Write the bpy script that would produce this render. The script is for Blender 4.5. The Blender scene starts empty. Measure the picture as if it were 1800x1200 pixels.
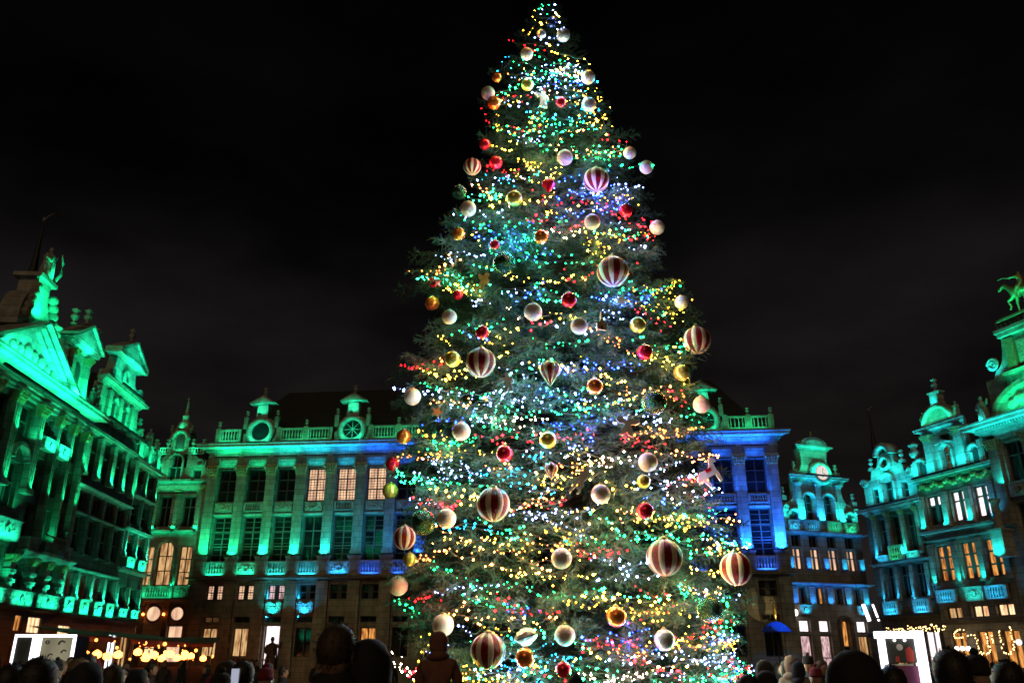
import bpy, bmesh, math, random
import numpy as np
from mathutils import Vector, Matrix, Quaternion

random.seed(7)
RNG = np.random.default_rng(11)
SC = bpy.context.scene
COL = SC.collection
R = math.radians

# ------------------------------------------------------------------ camera
FPX, PITCH, EYE = 1459.0, R(21.0), 1.65        # focal length in pixels of an 1800 px wide frame
cam = bpy.data.cameras.new('camera')
cam.sensor_width = 36.0
cam.lens = FPX / 1800 * 36
cam.clip_start, cam.clip_end = 0.1, 2000
cam.dof.use_dof = True
cam.dof.focus_distance = 19.0
cam.dof.aperture_fstop = 4.0
cam_ob = bpy.data.objects.new('camera', cam)
cam_ob.location = (0, 0, EYE)
cam_ob.rotation_euler = (R(90) + PITCH, 0, 0)
COL.objects.link(cam_ob)
SC.camera = cam_ob

# ------------------------------------------------------------------ night sky, weak warm light of the square, exposure
W = bpy.data.worlds.new('World')
SC.world = W
W.use_nodes = True
nt = W.node_tree
nt.nodes.clear()
n_out = nt.nodes.new('ShaderNodeOutputWorld')
n_bg = nt.nodes.new('ShaderNodeBackground')
n_tc = nt.nodes.new('ShaderNodeTexCoord')
n_sep = nt.nodes.new('ShaderNodeSeparateXYZ')
n_ramp = nt.nodes.new('ShaderNodeValToRGB')
n_noise = nt.nodes.new('ShaderNodeTexNoise')
n_map = nt.nodes.new('ShaderNodeMapping')
n_cr = nt.nodes.new('ShaderNodeMapRange')
n_mul = nt.nodes.new('ShaderNodeMix')
n_mul.data_type = 'RGBA'
n_mul.blend_type = 'MULTIPLY'
n_mul.inputs[0].default_value = 1.0
els = n_ramp.color_ramp.elements
els[0].position, els[0].color = 0.0, (0.0150, 0.0120, 0.0115, 1)
els[1].position, els[1].color = 1.0, (0.0005, 0.0005, 0.0007, 1)
e = els.new(0.30); e.color = (0.0075, 0.0064, 0.0064, 1)
e = els.new(0.50); e.color = (0.0020, 0.0018, 0.0020, 1)
e = els.new(0.66); e.color = (0.0007, 0.0007, 0.0009, 1)
n_map.inputs['Scale'].default_value = (1.6, 1.6, 4.0)
n_noise.inputs['Scale'].default_value = 1.7
n_noise.inputs['Detail'].default_value = 5
n_cr.inputs['From Min'].default_value = 0.35
n_cr.inputs['From Max'].default_value = 0.7
n_cr.inputs['To Min'].default_value = 0.35
n_cr.inputs['To Max'].default_value = 1.75
L = nt.links.new
L(n_tc.outputs['Generated'], n_sep.inputs[0])
L(n_sep.outputs['Z'], n_ramp.inputs[0])
L(n_tc.outputs['Generated'], n_map.inputs[0])
L(n_map.outputs[0], n_noise.inputs['Vector'])
L(n_noise.outputs['Fac'], n_cr.inputs['Value'])
L(n_ramp.outputs[0], n_mul.inputs[6])
L(n_cr.outputs[0], n_mul.inputs[7])
L(n_mul.outputs[2], n_bg.inputs[0])
n_bg.inputs[1].default_value = 1.0
L(n_bg.outputs[0], n_out.inputs[0])

sun = bpy.data.lights.new('sun', 'SUN')
sun.energy = 0.27
sun.angle = R(25)
sun.color = (1.0, 0.68, 0.35)
sun_ob = bpy.data.objects.new('sun', sun)
sun_ob.rotation_euler = (R(58), 0, R(-12))
COL.objects.link(sun_ob)

SC.view_settings.view_transform = 'Standard'
SC.view_settings.look = 'None'
SC.view_settings.exposure = 0.0
SC.view_settings.gamma = 1.0
SC.view_settings.use_curve_mapping = False
SC.render.engine = 'CYCLES'
SC.cycles.use_denoising = True
SC.cycles.pixel_filter_type = 'BLACKMAN_HARRIS'
SC.cycles.filter_width = 1.6          # the lens is a little soft wide open
SC.cycles.use_light_tree = True
SC.cycles.max_bounces = 5
SC.cycles.diffuse_bounces = 2
SC.cycles.glossy_bounces = 3
SC.cycles.transmission_bounces = 3
SC.cycles.caustics_reflective = False
SC.cycles.caustics_refractive = False
SC.cycles.sample_clamp_indirect = 4.0

# ------------------------------------------------------------------ materials
MATS = {}


def mat(name, base, rough=0.8, metal=0.0, var=0.0, scale=2.0, bump=0.0, bscale=30.0, base2=None, stretch=(1, 1, 1), sheen=0.0, bdist=0.02):
    m = bpy.data.materials.new(name)
    m.use_nodes = True
    t = m.node_tree
    p = t.nodes['Principled BSDF']
    p.inputs['Roughness'].default_value = rough
    p.inputs['Metallic'].default_value = metal
    p.inputs['Base Color'].default_value = (*base, 1)
    if base2 is not None or var > 0 or bump > 0:
        tc = t.nodes.new('ShaderNodeTexCoord')
    if base2 is not None or var > 0:
        mp = t.nodes.new('ShaderNodeMapping')
        mp.inputs['Scale'].default_value = stretch
        n = t.nodes.new('ShaderNodeTexNoise')
        n.inputs['Scale'].default_value = scale
        n.inputs['Detail'].default_value = 6
        n.inputs['Roughness'].default_value = 0.65
        r = t.nodes.new('ShaderNodeValToRGB')
        c2 = base2 if base2 is not None else tuple(c * (1 - var) for c in base)
        r.color_ramp.elements[0].position = 0.35
        r.color_ramp.elements[1].position = 0.68
        r.color_ramp.elements[0].color = (*c2, 1)
        r.color_ramp.elements[1].color = (*base, 1)
        t.links.new(tc.outputs['Object'], mp.inputs[0])
        t.links.new(mp.outputs[0], n.inputs['Vector'])
        t.links.new(n.outputs['Fac'], r.inputs[0])
        t.links.new(r.outputs[0], p.inputs['Base Color'])
    if bump > 0:
        nb = t.nodes.new('ShaderNodeTexNoise')
        nb.inputs['Scale'].default_value = bscale
        nb.inputs['Detail'].default_value = 4
        b = t.nodes.new('ShaderNodeBump')
        b.inputs['Strength'].default_value = bump
        b.inputs['Distance'].default_value = bdist
        t.links.new(tc.outputs['Object'], nb.inputs['Vector'])
        t.links.new(nb.outputs['Fac'], b.inputs['Height'])
        t.links.new(b.outputs[0], p.inputs['Normal'])
    MATS[name] = m
    return m


def emit(name, col, strength, var=0.0, scale=3.0, col2=None):
    """a glowing material: lit window, lamp, LED"""
    m = bpy.data.materials.new(name)
    m.use_nodes = True
    t = m.node_tree
    t.nodes.clear()
    o = t.nodes.new('ShaderNodeOutputMaterial')
    em = t.nodes.new('ShaderNodeEmission')
    em.inputs[0].default_value = (*col, 1)
    em.inputs[1].default_value = strength
    if var > 0:
        tc = t.nodes.new('ShaderNodeTexCoord')
        n = t.nodes.new('ShaderNodeTexNoise')
        n.inputs['Scale'].default_value = scale
        n.inputs['Detail'].default_value = 3
        r = t.nodes.new('ShaderNodeValToRGB')
        r.color_ramp.elements[0].position = 0.36
        r.color_ramp.elements[1].position = 0.62
        c2 = col2 if col2 is not None else tuple(c * (1 - var) for c in col)
        r.color_ramp.elements[0].color = (*c2, 1)
        r.color_ramp.elements[1].color = (*col, 1)
        oi = t.nodes.new('ShaderNodeObjectInfo')
        mp = t.nodes.new('ShaderNodeVectorMath')
        mp.operation = 'MULTIPLY_ADD'
        mp.inputs[1].default_value = (37.0, 21.0, 53.0)
        t.links.new(oi.outputs['Random'], mp.inputs[0])
        st = t.nodes.new('ShaderNodeMapping')
        st.inputs['Scale'].default_value = (2.4, 1.0, 0.5)
        t.links.new(tc.outputs['Object'], st.inputs[0])
        t.links.new(st.outputs[0], mp.inputs[2])
        t.links.new(mp.outputs[0], n.inputs['Vector'])
        t.links.new(n.outputs['Fac'], r.inputs[0])
        t.links.new(r.outputs[0], em.inputs[0])
    t.links.new(em.outputs[0], o.inputs[0])
    MATS[name] = m
    return m


mat('stone', (0.40, 0.37, 0.31), 0.85, base2=(0.19, 0.175, 0.15), scale=1.1, stretch=(1.4, 1.4, 0.5), bump=0.5, bscale=14, bdist=0.03)
mat('stone_pale', (0.50, 0.48, 0.43), 0.8, base2=(0.27, 0.26, 0.23), scale=2.2, bump=0.7, bscale=12, bdist=0.05)
mat('stone_dark', (0.17, 0.135, 0.105), 0.85, base2=(0.085, 0.068, 0.052), scale=0.8, stretch=(1.4, 1.4, 0.5), bump=0.5, bscale=14, bdist=0.03)
mat('stone_carved', (0.46, 0.42, 0.34), 0.75, base2=(0.20, 0.18, 0.14), scale=7.0, bump=0.9, bscale=22, bdist=0.06)
mat('gilded', (0.62, 0.47, 0.20), 0.42, metal=0.55, base2=(0.30, 0.25, 0.15), scale=9.0, bump=0.8, bscale=25, bdist=0.05)
mat('gold_leaf', (0.80, 0.58, 0.18), 0.3, metal=0.9, var=0.4, scale=5)
mat('slate', (0.035, 0.035, 0.04), 0.6, var=0.4, scale=3, bump=0.4, bscale=20)
mat('window_frame', (0.10, 0.09, 0.075), 0.6)
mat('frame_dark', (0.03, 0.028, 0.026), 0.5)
mat('glass_dark', (0.012, 0.014, 0.015), 0.07, var=0.3)
mat('lamp_body', (0.03, 0.03, 0.03), 0.5)
mat('metal_dark', (0.04, 0.04, 0.045), 0.45, metal=0.6)
mat('canvas_red', (0.22, 0.05, 0.025), 0.8, var=0.3)
mat('canvas_dark', (0.05, 0.035, 0.03), 0.85, var=0.3)
mat('canvas_blue', (0.04, 0.10, 0.55), 0.6, var=0.3)
mat('bark', (0.09, 0.06, 0.04), 0.9, var=0.5, scale=8, bump=0.8)
_m = mat('needles', (0.046, 0.094, 0.056), 0.5, base2=(0.022, 0.046, 0.030), scale=1.3)
_t = _m.node_tree
_p = _t.nodes['Principled BSDF']
_tr = _t.nodes.new('ShaderNodeBsdfTranslucent')
_mx = _t.nodes.new('ShaderNodeMixShader')
_mx.inputs[0].default_value = 0.28
_src = _p.inputs['Base Color'].links[0].from_socket
_t.links.new(_src, _tr.inputs[0])
_t.links.new(_p.outputs[0], _mx.inputs[1])
_t.links.new(_tr.outputs[0], _mx.inputs[2])
_t.links.new(_mx.outputs[0], next(n for n in _t.nodes if n.type == 'OUTPUT_MATERIAL').inputs[0])
mat('wire', (0.01, 0.02, 0.012), 0.6)
mat('bauble_white', (0.58, 0.45, 0.37), 0.45, var=0.12, scale=6, bump=0.15, bscale=60)
mat('bauble_red', (0.62, 0.012, 0.03), 0.24, metal=0.55, var=0.2)
mat('bauble_gold', (0.62, 0.52, 0.10), 0.28, metal=0.6, var=0.25)
mat('bauble_copper', (0.75, 0.20, 0.035), 0.22, metal=0.65, var=0.25)
mat('bauble_green', (0.010, 0.085, 0.020), 0.18, metal=0.5, base2=(0.004, 0.025, 0.008), scale=14, bump=0.8, bscale=45)
mat('bauble_navy', (0.02, 0.025, 0.09), 0.2, metal=0.4, var=0.3)
mat('bauble_silver', (0.50, 0.50, 0.50), 0.3, metal=0.5, var=0.3)
mat('stripe_red', (0.30, 0.003, 0.006), 0.3, metal=0.0, base2=(0.03, 0.001, 0.001), scale=9, bump=0.5, bscale=50)
MATS['stripe_red'].node_tree.nodes['Principled BSDF'].inputs['Specular IOR Level'].default_value = 0.18
mat('stripe_white', (0.60, 0.46, 0.32), 0.42, var=0.12, scale=6)
mat('stripe_gold', (0.70, 0.56, 0.25), 0.3, metal=0.5, var=0.2)
mat('plywood', (0.62, 0.42, 0.24), 0.7, var=0.3, scale=6)
mat('silver_sheet', (0.55, 0.53, 0.46), 0.35, metal=0.35, var=0.2)
mat('brass_cap', (0.35, 0.28, 0.12), 0.35, metal=0.9)
mat('skin', (0.36, 0.21, 0.15), 0.55, var=0.15)
mat('hair_dark', (0.018, 0.012, 0.009), 0.6, var=0.4, scale=20)
mat('hair_brown', (0.06, 0.035, 0.02), 0.6, var=0.4, scale=20)
mat('hair_fair', (0.25, 0.17, 0.09), 0.6, var=0.4, scale=20)
for i, c in enumerate([(0.012, 0.012, 0.014), (0.02, 0.022, 0.035), (0.03, 0.018, 0.016), (0.014, 0.02, 0.016), (0.05, 0.045, 0.04)]):
    mat('coat_%d' % i, c, 0.85, var=0.4, scale=5, bump=0.3, bscale=12)
mat('coat_brown', (0.24, 0.10, 0.075), 0.85, var=0.35, scale=5, bump=0.4, bscale=12)
mat('coat_cream', (0.26, 0.21, 0.15), 0.85, var=0.25, scale=5, bump=0.4, bscale=12)
mat('trousers', (0.015, 0.017, 0.024), 0.9, var=0.3)
mat('shoe', (0.012, 0.01, 0.01), 0.6)
mat('wool_dark', (0.02, 0.018, 0.02), 0.95, var=0.4, scale=30, bump=0.6, bscale=60)
mat('wool_red', (0.22, 0.02, 0.025), 0.95, var=0.4, scale=30, bump=0.6, bscale=60)
mat('print_paper', (0.55, 0.52, 0.36), 0.7, var=0.2)
mat('print_ink', (0.05, 0.06, 0.03), 0.7)
mat('print_red', (0.55, 0.05, 0.03), 0.6, var=0.3)
mat('print_magenta', (0.20, 0.04, 0.11), 0.6, var=0.3)
mat('print_dark', (0.05, 0.055, 0.045), 0.4, var=0.4)
mat('print_pale', (0.6, 0.55, 0.5), 0.6)

def joints(name, w, h):
    """cut-stone courses: slightly darker recessed joints and stones of uneven tone, in the facade's own plane"""
    t = MATS[name].node_tree
    p = t.nodes['Principled BSDF']
    tc = t.nodes.new('ShaderNodeTexCoord')
    sp = t.nodes.new('ShaderNodeSeparateXYZ')
    cb = t.nodes.new('ShaderNodeCombineXYZ')
    br = t.nodes.new('ShaderNodeTexBrick')
    br.inputs['Scale'].default_value = 1.0
    br.inputs['Brick Width'].default_value = w
    br.inputs['Row Height'].default_value = h
    br.inputs['Mortar Size'].default_value = 0.018
    br.inputs['Color1'].default_value = (1, 1, 1, 1)
    br.inputs['Color2'].default_value = (0.72, 0.70, 0.68, 1)
    br.inputs['Mortar'].default_value = (0.42, 0.40, 0.38, 1)
    mx = t.nodes.new('ShaderNodeMix')
    mx.data_type = 'RGBA'
    mx.blend_type = 'MULTIPLY'
    mx.inputs[0].default_value = 1.0
    src = p.inputs['Base Color'].links[0].from_socket
    t.links.new(tc.outputs['Object'], sp.inputs[0])
    t.links.new(sp.outputs['X'], cb.inputs['X'])
    t.links.new(sp.outputs['Z'], cb.inputs['Y'])
    t.links.new(cb.outputs[0], br.inputs['Vector'])
    t.links.new(src, mx.inputs[6])
    t.links.new(br.outputs['Color'], mx.inputs[7])
    t.links.new(mx.outputs[2], p.inputs['Base Color'])


joints('stone', 0.95, 0.42)
joints('stone_dark', 0.8, 0.38)
joints('stone_pale', 1.1, 0.55)
emit('lit_pale', (1.0, 0.64, 0.38), 1.2, var=0.5, scale=1.3, col2=(0.55, 0.30, 0.20))
emit('lit_white', (1.0, 0.86, 0.88), 1.9, var=0.35, scale=1.6, col2=(0.62, 0.50, 0.50))
emit('lit_pink', (1.0, 0.66, 0.66), 1.0, var=0.6, scale=3.5, col2=(0.25, 0.13, 0.14))
emit('lit_warm', (1.0, 0.60, 0.26), 0.85, var=0.6, scale=2.2, col2=(0.30, 0.12, 0.04))
emit('lit_amber', (1.0, 0.42, 0.10), 1.0, var=0.7, scale=3.0, col2=(0.22, 0.055, 0.012))
emit('lit_dim', (0.50, 0.22, 0.09), 0.22, var=0.7, scale=4.0)
emit('lit_shop', (1.0, 0.72, 0.40), 1.7, var=0.6, scale=2.0, col2=(0.42, 0.16, 0.06))
emit('lamp_white', (1.0, 0.90, 0.86), 5.0)
emit('lamp_cool', (0.92, 0.92, 1.0), 3.2)
emit('lamp_warm', (1.0, 0.34, 0.06), 5.0)
emit('lamp_orange', (1.0, 0.20, 0.03), 16.0)
emit('fairy', (1.0, 0.66, 0.24), 7.0)
emit('clock_light', (1.0, 0.84, 0.78), 0.85)
emit('screen_light', (0.75, 0.8, 1.0), 0.5)

# facade flood light colours
GREEN, MINT, TEAL, CYAN, AZURE, BLUE = (0.006, 1.0, 0.38), (0.012, 1.0, 0.52), (0.010, 0.84, 0.78), (0.012, 0.50, 1.0), (0.012, 0.28, 1.0), (0.010, 0.12, 1.0)


def mixc(a, b, t):
    t = max(0.0, min(1.0, t))
    return tuple(x + (y - x) * t for x, y in zip(a, b))


# ------------------------------------------------------------------ mesh building
class MB:
    def __init__(s):
        s.v, s.f, s.mi, s.sm = [], [], [], []

    def add(s, verts, faces, mi=0, smooth=False):
        o = len(s.v)
        s.v.extend(verts)
        for f in faces:
            s.f.append(tuple(i + o for i in f))
            s.mi.append(mi)
            s.sm.append(smooth)
        return s

    def box(s, x0, x1, y0, y1, z0, z1, mi=0):
        v = [(x0, y0, z0), (x1, y0, z0), (x1, y1, z0), (x0, y1, z0), (x0, y0, z1), (x1, y0, z1), (x1, y1, z1), (x0, y1, z1)]
        return s.add(v, [(0, 3, 2, 1), (4, 5, 6, 7), (0, 1, 5, 4), (1, 2, 6, 5), (2, 3, 7, 6), (3, 0, 4, 7)], mi)

    def quad(s, a, b, c, d, mi=0):
        return s.add([a, b, c, d], [(0, 1, 2, 3)], mi)

    def poly(s, pts, y0, y1, mi=0):
        """outline in (u, z), extruded from y0 to y1"""
        a = sum(pts[i][0] * pts[(i + 1) % len(pts)][1] - pts[(i + 1) % len(pts)][0] * pts[i][1] for i in range(len(pts)))
        if a < 0:
            pts = pts[::-1]
        n = len(pts)
        v = [(p[0], y0, p[1]) for p in pts] + [(p[0], y1, p[1]) for p in pts]
        f = [tuple(range(n)), tuple(range(2 * n - 1, n - 1, -1))]
        f += [(i, i + n, (i + 1) % n + n, (i + 1) % n) for i in range(n)]
        return s.add(v, f, mi)

    def run(s, prof, u0, u1, ret=0.0, mi=0):
        """moulding: profile [(d, z)] from bottom to top (d = how far it stands out), run from u0 to u1; ends widen by d when ret is 1"""
        n = len(prof)
        v = []
        for uu, sg in ((u0, -1), (u1, 1)):
            for d, z in prof:
                v.append((uu + sg * d * ret, -d, z))
            v.append((uu, 0.25, prof[-1][1]))
            v.append((uu, 0.25, prof[0][1]))
        m = n + 2
        f = [(i, i + m, i + 1 + m, i + 1) for i in range(m - 1)]
        f.append((m - 1, 2 * m - 1, m, 0))
        f += [tuple(range(m)), tuple(range(2 * m - 1, m - 1, -1))]
        return s.add(v, f, mi)

    def lathe(s, prof, c=(0, 0, 0), seg=12, axis='z', smooth=True, mi=0):
        v, f = [], []
        for r, h in prof:
            for k in range(seg):
                a = 2 * math.pi * k / seg
                p = (r * math.cos(a), r * math.sin(a), h)
                if axis == 'y':
                    p = (p[0], -p[2], p[1])
                v.append((p[0] + c[0], p[1] + c[1], p[2] + c[2]))
        for i in range(len(prof) - 1):
            for k in range(seg):
                k2 = (k + 1) % seg
                f.append((i * seg + k, i * seg + k2, (i + 1) * seg + k2, (i + 1) * seg + k))
        if prof[0][0] > 1e-4:
            f.append(tuple(range(seg - 1, -1, -1)))
        if prof[-1][0] > 1e-4:
            o = (len(prof) - 1) * seg
            f.append(tuple(range(o, o + seg)))
        return s.add(v, f, mi, smooth)

    def ball(s, c, r, seg=10, rings=6, sc=(1, 1, 1), mi=0):
        prof = [(max(1e-5, math.sin(math.pi * i / rings)), -math.cos(math.pi * i / rings)) for i in range(rings + 1)]
        o = len(s.v)
        s.lathe(prof, seg=seg, mi=mi)
        for i in range(o, len(s.v)):
            x, y, z = s.v[i]
            s.v[i] = (c[0] + x * r * sc[0], c[1] + y * r * sc[1], c[2] + z * r * sc[2])
        return s

    def ring(s, c, r0, r1, y0, y1, seg=24, mi=0, a0=0.0, a1=2 * math.pi):
        """flat ring in the (u, z) plane with depth, bevelled outer edge"""
        closed = abs(a1 - a0 - 2 * math.pi) < 1e-6
        n = seg if closed else seg + 1
        prof = [(r0, y1), (r0, y0), ((r0 + r1) / 2, y0 - 0.06), (r1, y0), (r1, y1)]
        v = []
        for k in range(n):
            a = a0 + (a1 - a0) * k / seg
            for r, y in prof:
                v.append((c[0] + r * math.cos(a), y, c[1] + r * math.sin(a)))
        m = len(prof)
        f = []
        for k in range(seg):
            k2 = (k + 1) % n
            for j in range(m):
                j2 = (j + 1) % m
                f.append((k * m + j, k * m + j2, k2 * m + j2, k2 * m + j))
        if not closed:
            f += [tuple(range(m)), tuple(range((n - 1) * m + m - 1, (n - 1) * m - 1, -1))]
        return s.add(v, f, mi, True)

    def tube(s, pts, r, seg=6, mi=0):
        pts = [Vector(p) for p in pts]
        v, f = [], []
        n = len(pts)
        for i, p in enumerate(pts):
            t = (pts[min(i + 1, n - 1)] - pts[max(i - 1, 0)])
            t = t.normalized() if t.length > 1e-9 else Vector((0, 0, 1))
            a = t.cross(Vector((0, 0, 1)))
            a = a.normalized() if a.length > 1e-3 else Vector((1, 0, 0))
            b = t.cross(a)
            rr = r[i] if isinstance(r, (list, tuple)) else r
            for k in range(seg):
                q = 2 * math.pi * k / seg
                w = p + a * (rr * math.cos(q)) + b * (rr * math.sin(q))
                v.append(tuple(w))
        for i in range(n - 1):
            for k in range(seg):
                k2 = (k + 1) % seg
                f.append((i * seg + k, (i + 1) * seg + k, (i + 1) * seg + k2, i * seg + k2))
        f += [tuple(range(seg)), tuple(range(n * seg - 1, (n - 1) * seg - 1, -1))]
        return s.add(v, f, mi, True)

    def mesh(s, name, mats):
        me = bpy.data.meshes.new(name)
        me.from_pydata(s.v, [], s.f)
        for m in (mats if isinstance(mats, (list, tuple)) else [mats]):
            me.materials.append(MATS[m])
        me.polygons.foreach_set('material_index', s.mi)
        me.polygons.foreach_set('use_smooth', s.sm)
        me.update()
        return me


def link(name, data, parent=None, loc=(0, 0, 0), rz=0.0, **props):
    o = bpy.data.objects.new(name, data)
    COL.objects.link(o)
    o.parent = parent
    o.location = loc
    o.rotation_euler = (0, 0, rz)
    for k, v in props.items():
        if v:
            o[k] = v
    return o


def np_mesh(name, verts, tris, matname, smooth=False):
    me = bpy.data.meshes.new(name)
    n, m = len(verts), len(tris)
    me.vertices.add(n)
    me.vertices.foreach_set('co', np.asarray(verts, np.float32).ravel())
    me.loops.add(m * 3)
    me.loops.foreach_set('vertex_index', np.asarray(tris, np.int32).ravel())
    me.polygons.add(m)
    me.polygons.foreach_set('loop_start', np.arange(0, m * 3, 3, dtype=np.int32))
    me.polygons.foreach_set('use_smooth', np.full(m, smooth))
    me.materials.append(MATS[matname])
    me.update(calc_edges=True)
    return me


def arc(c, r, a0, a1, n, rz=None):
    rz = r if rz is None else rz
    return [(c[0] + r * math.cos(R(a0 + (a1 - a0) * i / n)), c[1] + rz * math.sin(R(a0 + (a1 - a0) * i / n))) for i in range(n + 1)]


# ------------------------------------------------------------------ buildings
MCACHE = {}
LAMP_GAIN = 3.0


class Bld:
    def __init__(s, name, label, x, y, az, cat='building', group=None):
        s.root = link(name, None, None, (x, y, 0), R(az), label=label, category=cat, group=group)
        s.holes = []
        s.az = R(az)

    def part(s, name, mb, m, parent=None, **kw):
        return link(name, mb.mesh(name, m), parent or s.root, **kw)

    def wall(s, u0, u1, z0, z1, m='stone', rec=0.4, y=0.0, name='wall'):
        hs = [h for h in s.holes if h[0] < u1 and h[1] > u0 and h[2] < z1 and h[3] > z0]
        us = sorted({u0, u1} | {min(max(q, u0), u1) for h in hs for q in h[:2]})
        zs = sorted({z0, z1} | {min(max(q, z0), z1) for h in hs for q in h[2:4]})
        mb = MB()
        inh = lambda a, b: any(h[0] < a < h[1] and h[2] < b < h[3] for h in hs)
        for i in range(len(us) - 1):
            for j in range(len(zs) - 1):
                a, b, c, d = us[i], us[i + 1], zs[j], zs[j + 1]
                if b - a < 1e-6 or d - c < 1e-6 or inh((a + b) / 2, (c + d) / 2):
                    continue
                mb.quad((a, y, c), (b, y, c), (b, y, d), (a, y, d))
        for a, b, c, d in hs:
            y1 = y + rec
            mb.quad((a, y, c), (a, y, d), (a, y1, d), (a, y1, c))
            mb.quad((b, y, d), (b, y, c), (b, y1, c), (b, y1, d))
            mb.quad((a, y, d), (b, y, d), (b, y1, d), (a, y1, d))
            mb.quad((b, y, c), (a, y, c), (a, y1, c), (b, y1, c))
        # returns at the ends, back and top
        for uu in (u0, u1):
            mb.quad((uu, y, z0), (uu, y + rec, z0), (uu, y + rec, z1), (uu, y, z1))
        mb.quad((u0, y, z1), (u1, y, z1), (u1, y + rec, z1), (u0, y + rec, z1))
        return s.part(name, mb, m)

    def core(s, u0, u1, z1, depth=8.0, m='stone_dark'):
        return s.part('side_wall', MB().box(u0 + 0.02, u1 - 0.02, 0.42, depth, 0, z1), m)

    def roof(s, u0, u1, z0, z1, y0=0.6, depth=8.0, hip=0.0):
        ym = (y0 + depth) / 2
        v = [(u0, y0, z0), (u1, y0, z0), (u1, depth, z0), (u0, depth, z0), (u0 + hip, ym, z1), (u1 - hip, ym, z1)]
        return s.part('roof', MB().add(v, [(0, 1, 5, 4), (2, 3, 4, 5), (1, 2, 5), (3, 0, 4), (3, 2, 1, 0)]), 'slate')

    def ridge_roof(s, u0, u1, z0, z1, y0=0.5, depth=9.0):
        """ridge running back from the street, behind a gable"""
        um = (u0 + u1) / 2
        v = [(u0, y0, z0), (u1, y0, z0), (um, y0, z1), (u0, depth, z0), (u1, depth, z0), (um, depth, z1)]
        return s.part('roof', MB().add(v, [(0, 1, 2), (5, 4, 3), (1, 4, 5, 2), (3, 0, 2, 5), (0, 3, 4, 1)]), 'slate')

    def window(s, u0, u1, z0, z1, nx=2, nz=2, glass='glass_dark', rec=0.26, fine=0, hole=True, fm='window_frame', zsplit=None, bar=0.07, mid=None):
        if hole:
            s.holes.append((u0, u1, z0, z1))
        w, h = u1 - u0, z1 - z0
        key = ('win', round(w, 3), round(h, 3), nx, nz, fine, fm, zsplit, bar, mid)
        zc = [i * h / nz for i in range(nz + 1)]
        if zsplit:
            zc = [0.0, h * zsplit, h] if nz == 2 else zc
        xc = [i * w / nx for i in range(nx + 1)]
        if key not in MCACHE:
            mb = MB()
            b, t = bar, 0.05
            for i, x in enumerate(xc):
                bw = b if (mid is None or i in (0, nx)) else mid
                x0, x1 = (x, x + b) if i == 0 else (x - b, x) if i == nx else (x - bw / 2, x + bw / 2)
                mb.box(x0, x1, -t, t, 0, h)
            for i, z in enumerate(zc):
                q0, q1 = (z, z + b) if i == 0 else (z - b, z) if i == nz else (z - b / 2, z + b / 2)
                mb.box(b, w - b, -t * 0.9, t * 0.9, q0, q1)
            if fine:
                for i in range(nx):
                    for k in range(1, fine):
                        x = xc[i] + (xc[i + 1] - xc[i]) * k / fine
                        mb.box(x - 0.014, x + 0.014, -0.02, 0.03, b, h - b)
                for i in range(nz):
                    for k in range(1, fine + 1):
                        z = zc[i] + (zc[i + 1] - zc[i]) * k / (fine + 1)
                        mb.box(b, w - b, -0.018, 0.028, z - 0.014, z + 0.014)
            MCACHE[key] = mb.mesh('window', fm)
        f = link('window', MCACHE[key], s.root, (u0, rec, z0))
        for i in range(nx):
            for j in range(nz):
                g = glass[(i + j * nx) % len(glass)] if isinstance(glass, (list, tuple)) else glass
                pw, ph = xc[i + 1] - xc[i] - 0.04, zc[j + 1] - zc[j] - 0.04
                k2 = ('pane', round(pw, 3), round(ph, 3), g)
                if k2 not in MCACHE:
                    MCACHE[k2] = MB().box(0, pw, 0, 0.012, 0, ph).mesh('pane', g)
                p = link('pane', MCACHE[k2], f, (xc[i] + 0.02, 0.035, zc[j] + 0.02))
                if g == 'glass_dark':
                    p.rotation_euler = (R(random.uniform(-1.2, 1.2)), 0, R(random.uniform(-1.2, 1.2)))
        return f

    def lintel(s, u0, u1, z, h=0.16, d=0.12, name='sill', m='stone_pale'):
        return s.part(name, MB().run([(0.02, z), (d * 0.6, z), (d, z + h * 0.5), (d, z + h), (0.02, z + h)], u0, u1), m)

    def cornice(s, u0, u1, z0, z1, d, m='stone_pale', ret=1.0, name='cornice'):
        h = z1 - z0
        pr = [(0.04, z0), (d * 0.15, z0), (d * 0.15, z0 + h * 0.16), (d * 0.30, z0 + h * 0.22), (d * 0.30, z0 + h * 0.38), (d * 0.52, z0 + h * 0.5), (d * 0.9, z0 + h * 0.56), (d * 0.9, z0 + h * 0.8), (d, z0 + h * 0.86), (d, z1), (0.04, z1 + 0.02)]
        return s.part(name, MB().run(pr, u0, u1, ret), m)

    def balustrade(s, u0, u1, z0, z1, d=0.3, step=0.22, m='stone_pale', post=True):
        mb = MB()
        h = z1 - z0
        w = 0.16
        mb.box(u0, u1, -d - w / 2, -d + w / 2, z0, z0 + h * 0.12)
        mb.box(u0, u1, -d - w * 0.65, -d + w * 0.65, z1 - h * 0.13, z1)
        if post:
            for uu in (u0, u1):
                mb.box(uu - 0.09, uu + 0.09, -d - w * 0.55, -d + w * 0.55, z0 + 0.003, z1 - 0.004)
        n = max(2, int((u1 - u0 - 0.2) / step))
        a, b = z0 + h * 0.12, z1 - h * 0.13
        for i in range(n):
            uu = u0 + 0.1 + (u1 - u0 - 0.2) * (i + 0.5) / n
            q = b - a
            mb.lathe([(0.045, a), (0.045, a + q * 0.1), (0.03, a + q * 0.16), (0.075, a + q * 0.36), (0.05, a + q * 0.6), (0.028, a + q * 0.82), (0.05, a + q * 0.9), (0.05, b)], (uu, -d, 0), 7)
        return s.part('balustrade', mb, m, kind='stuff')

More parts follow.
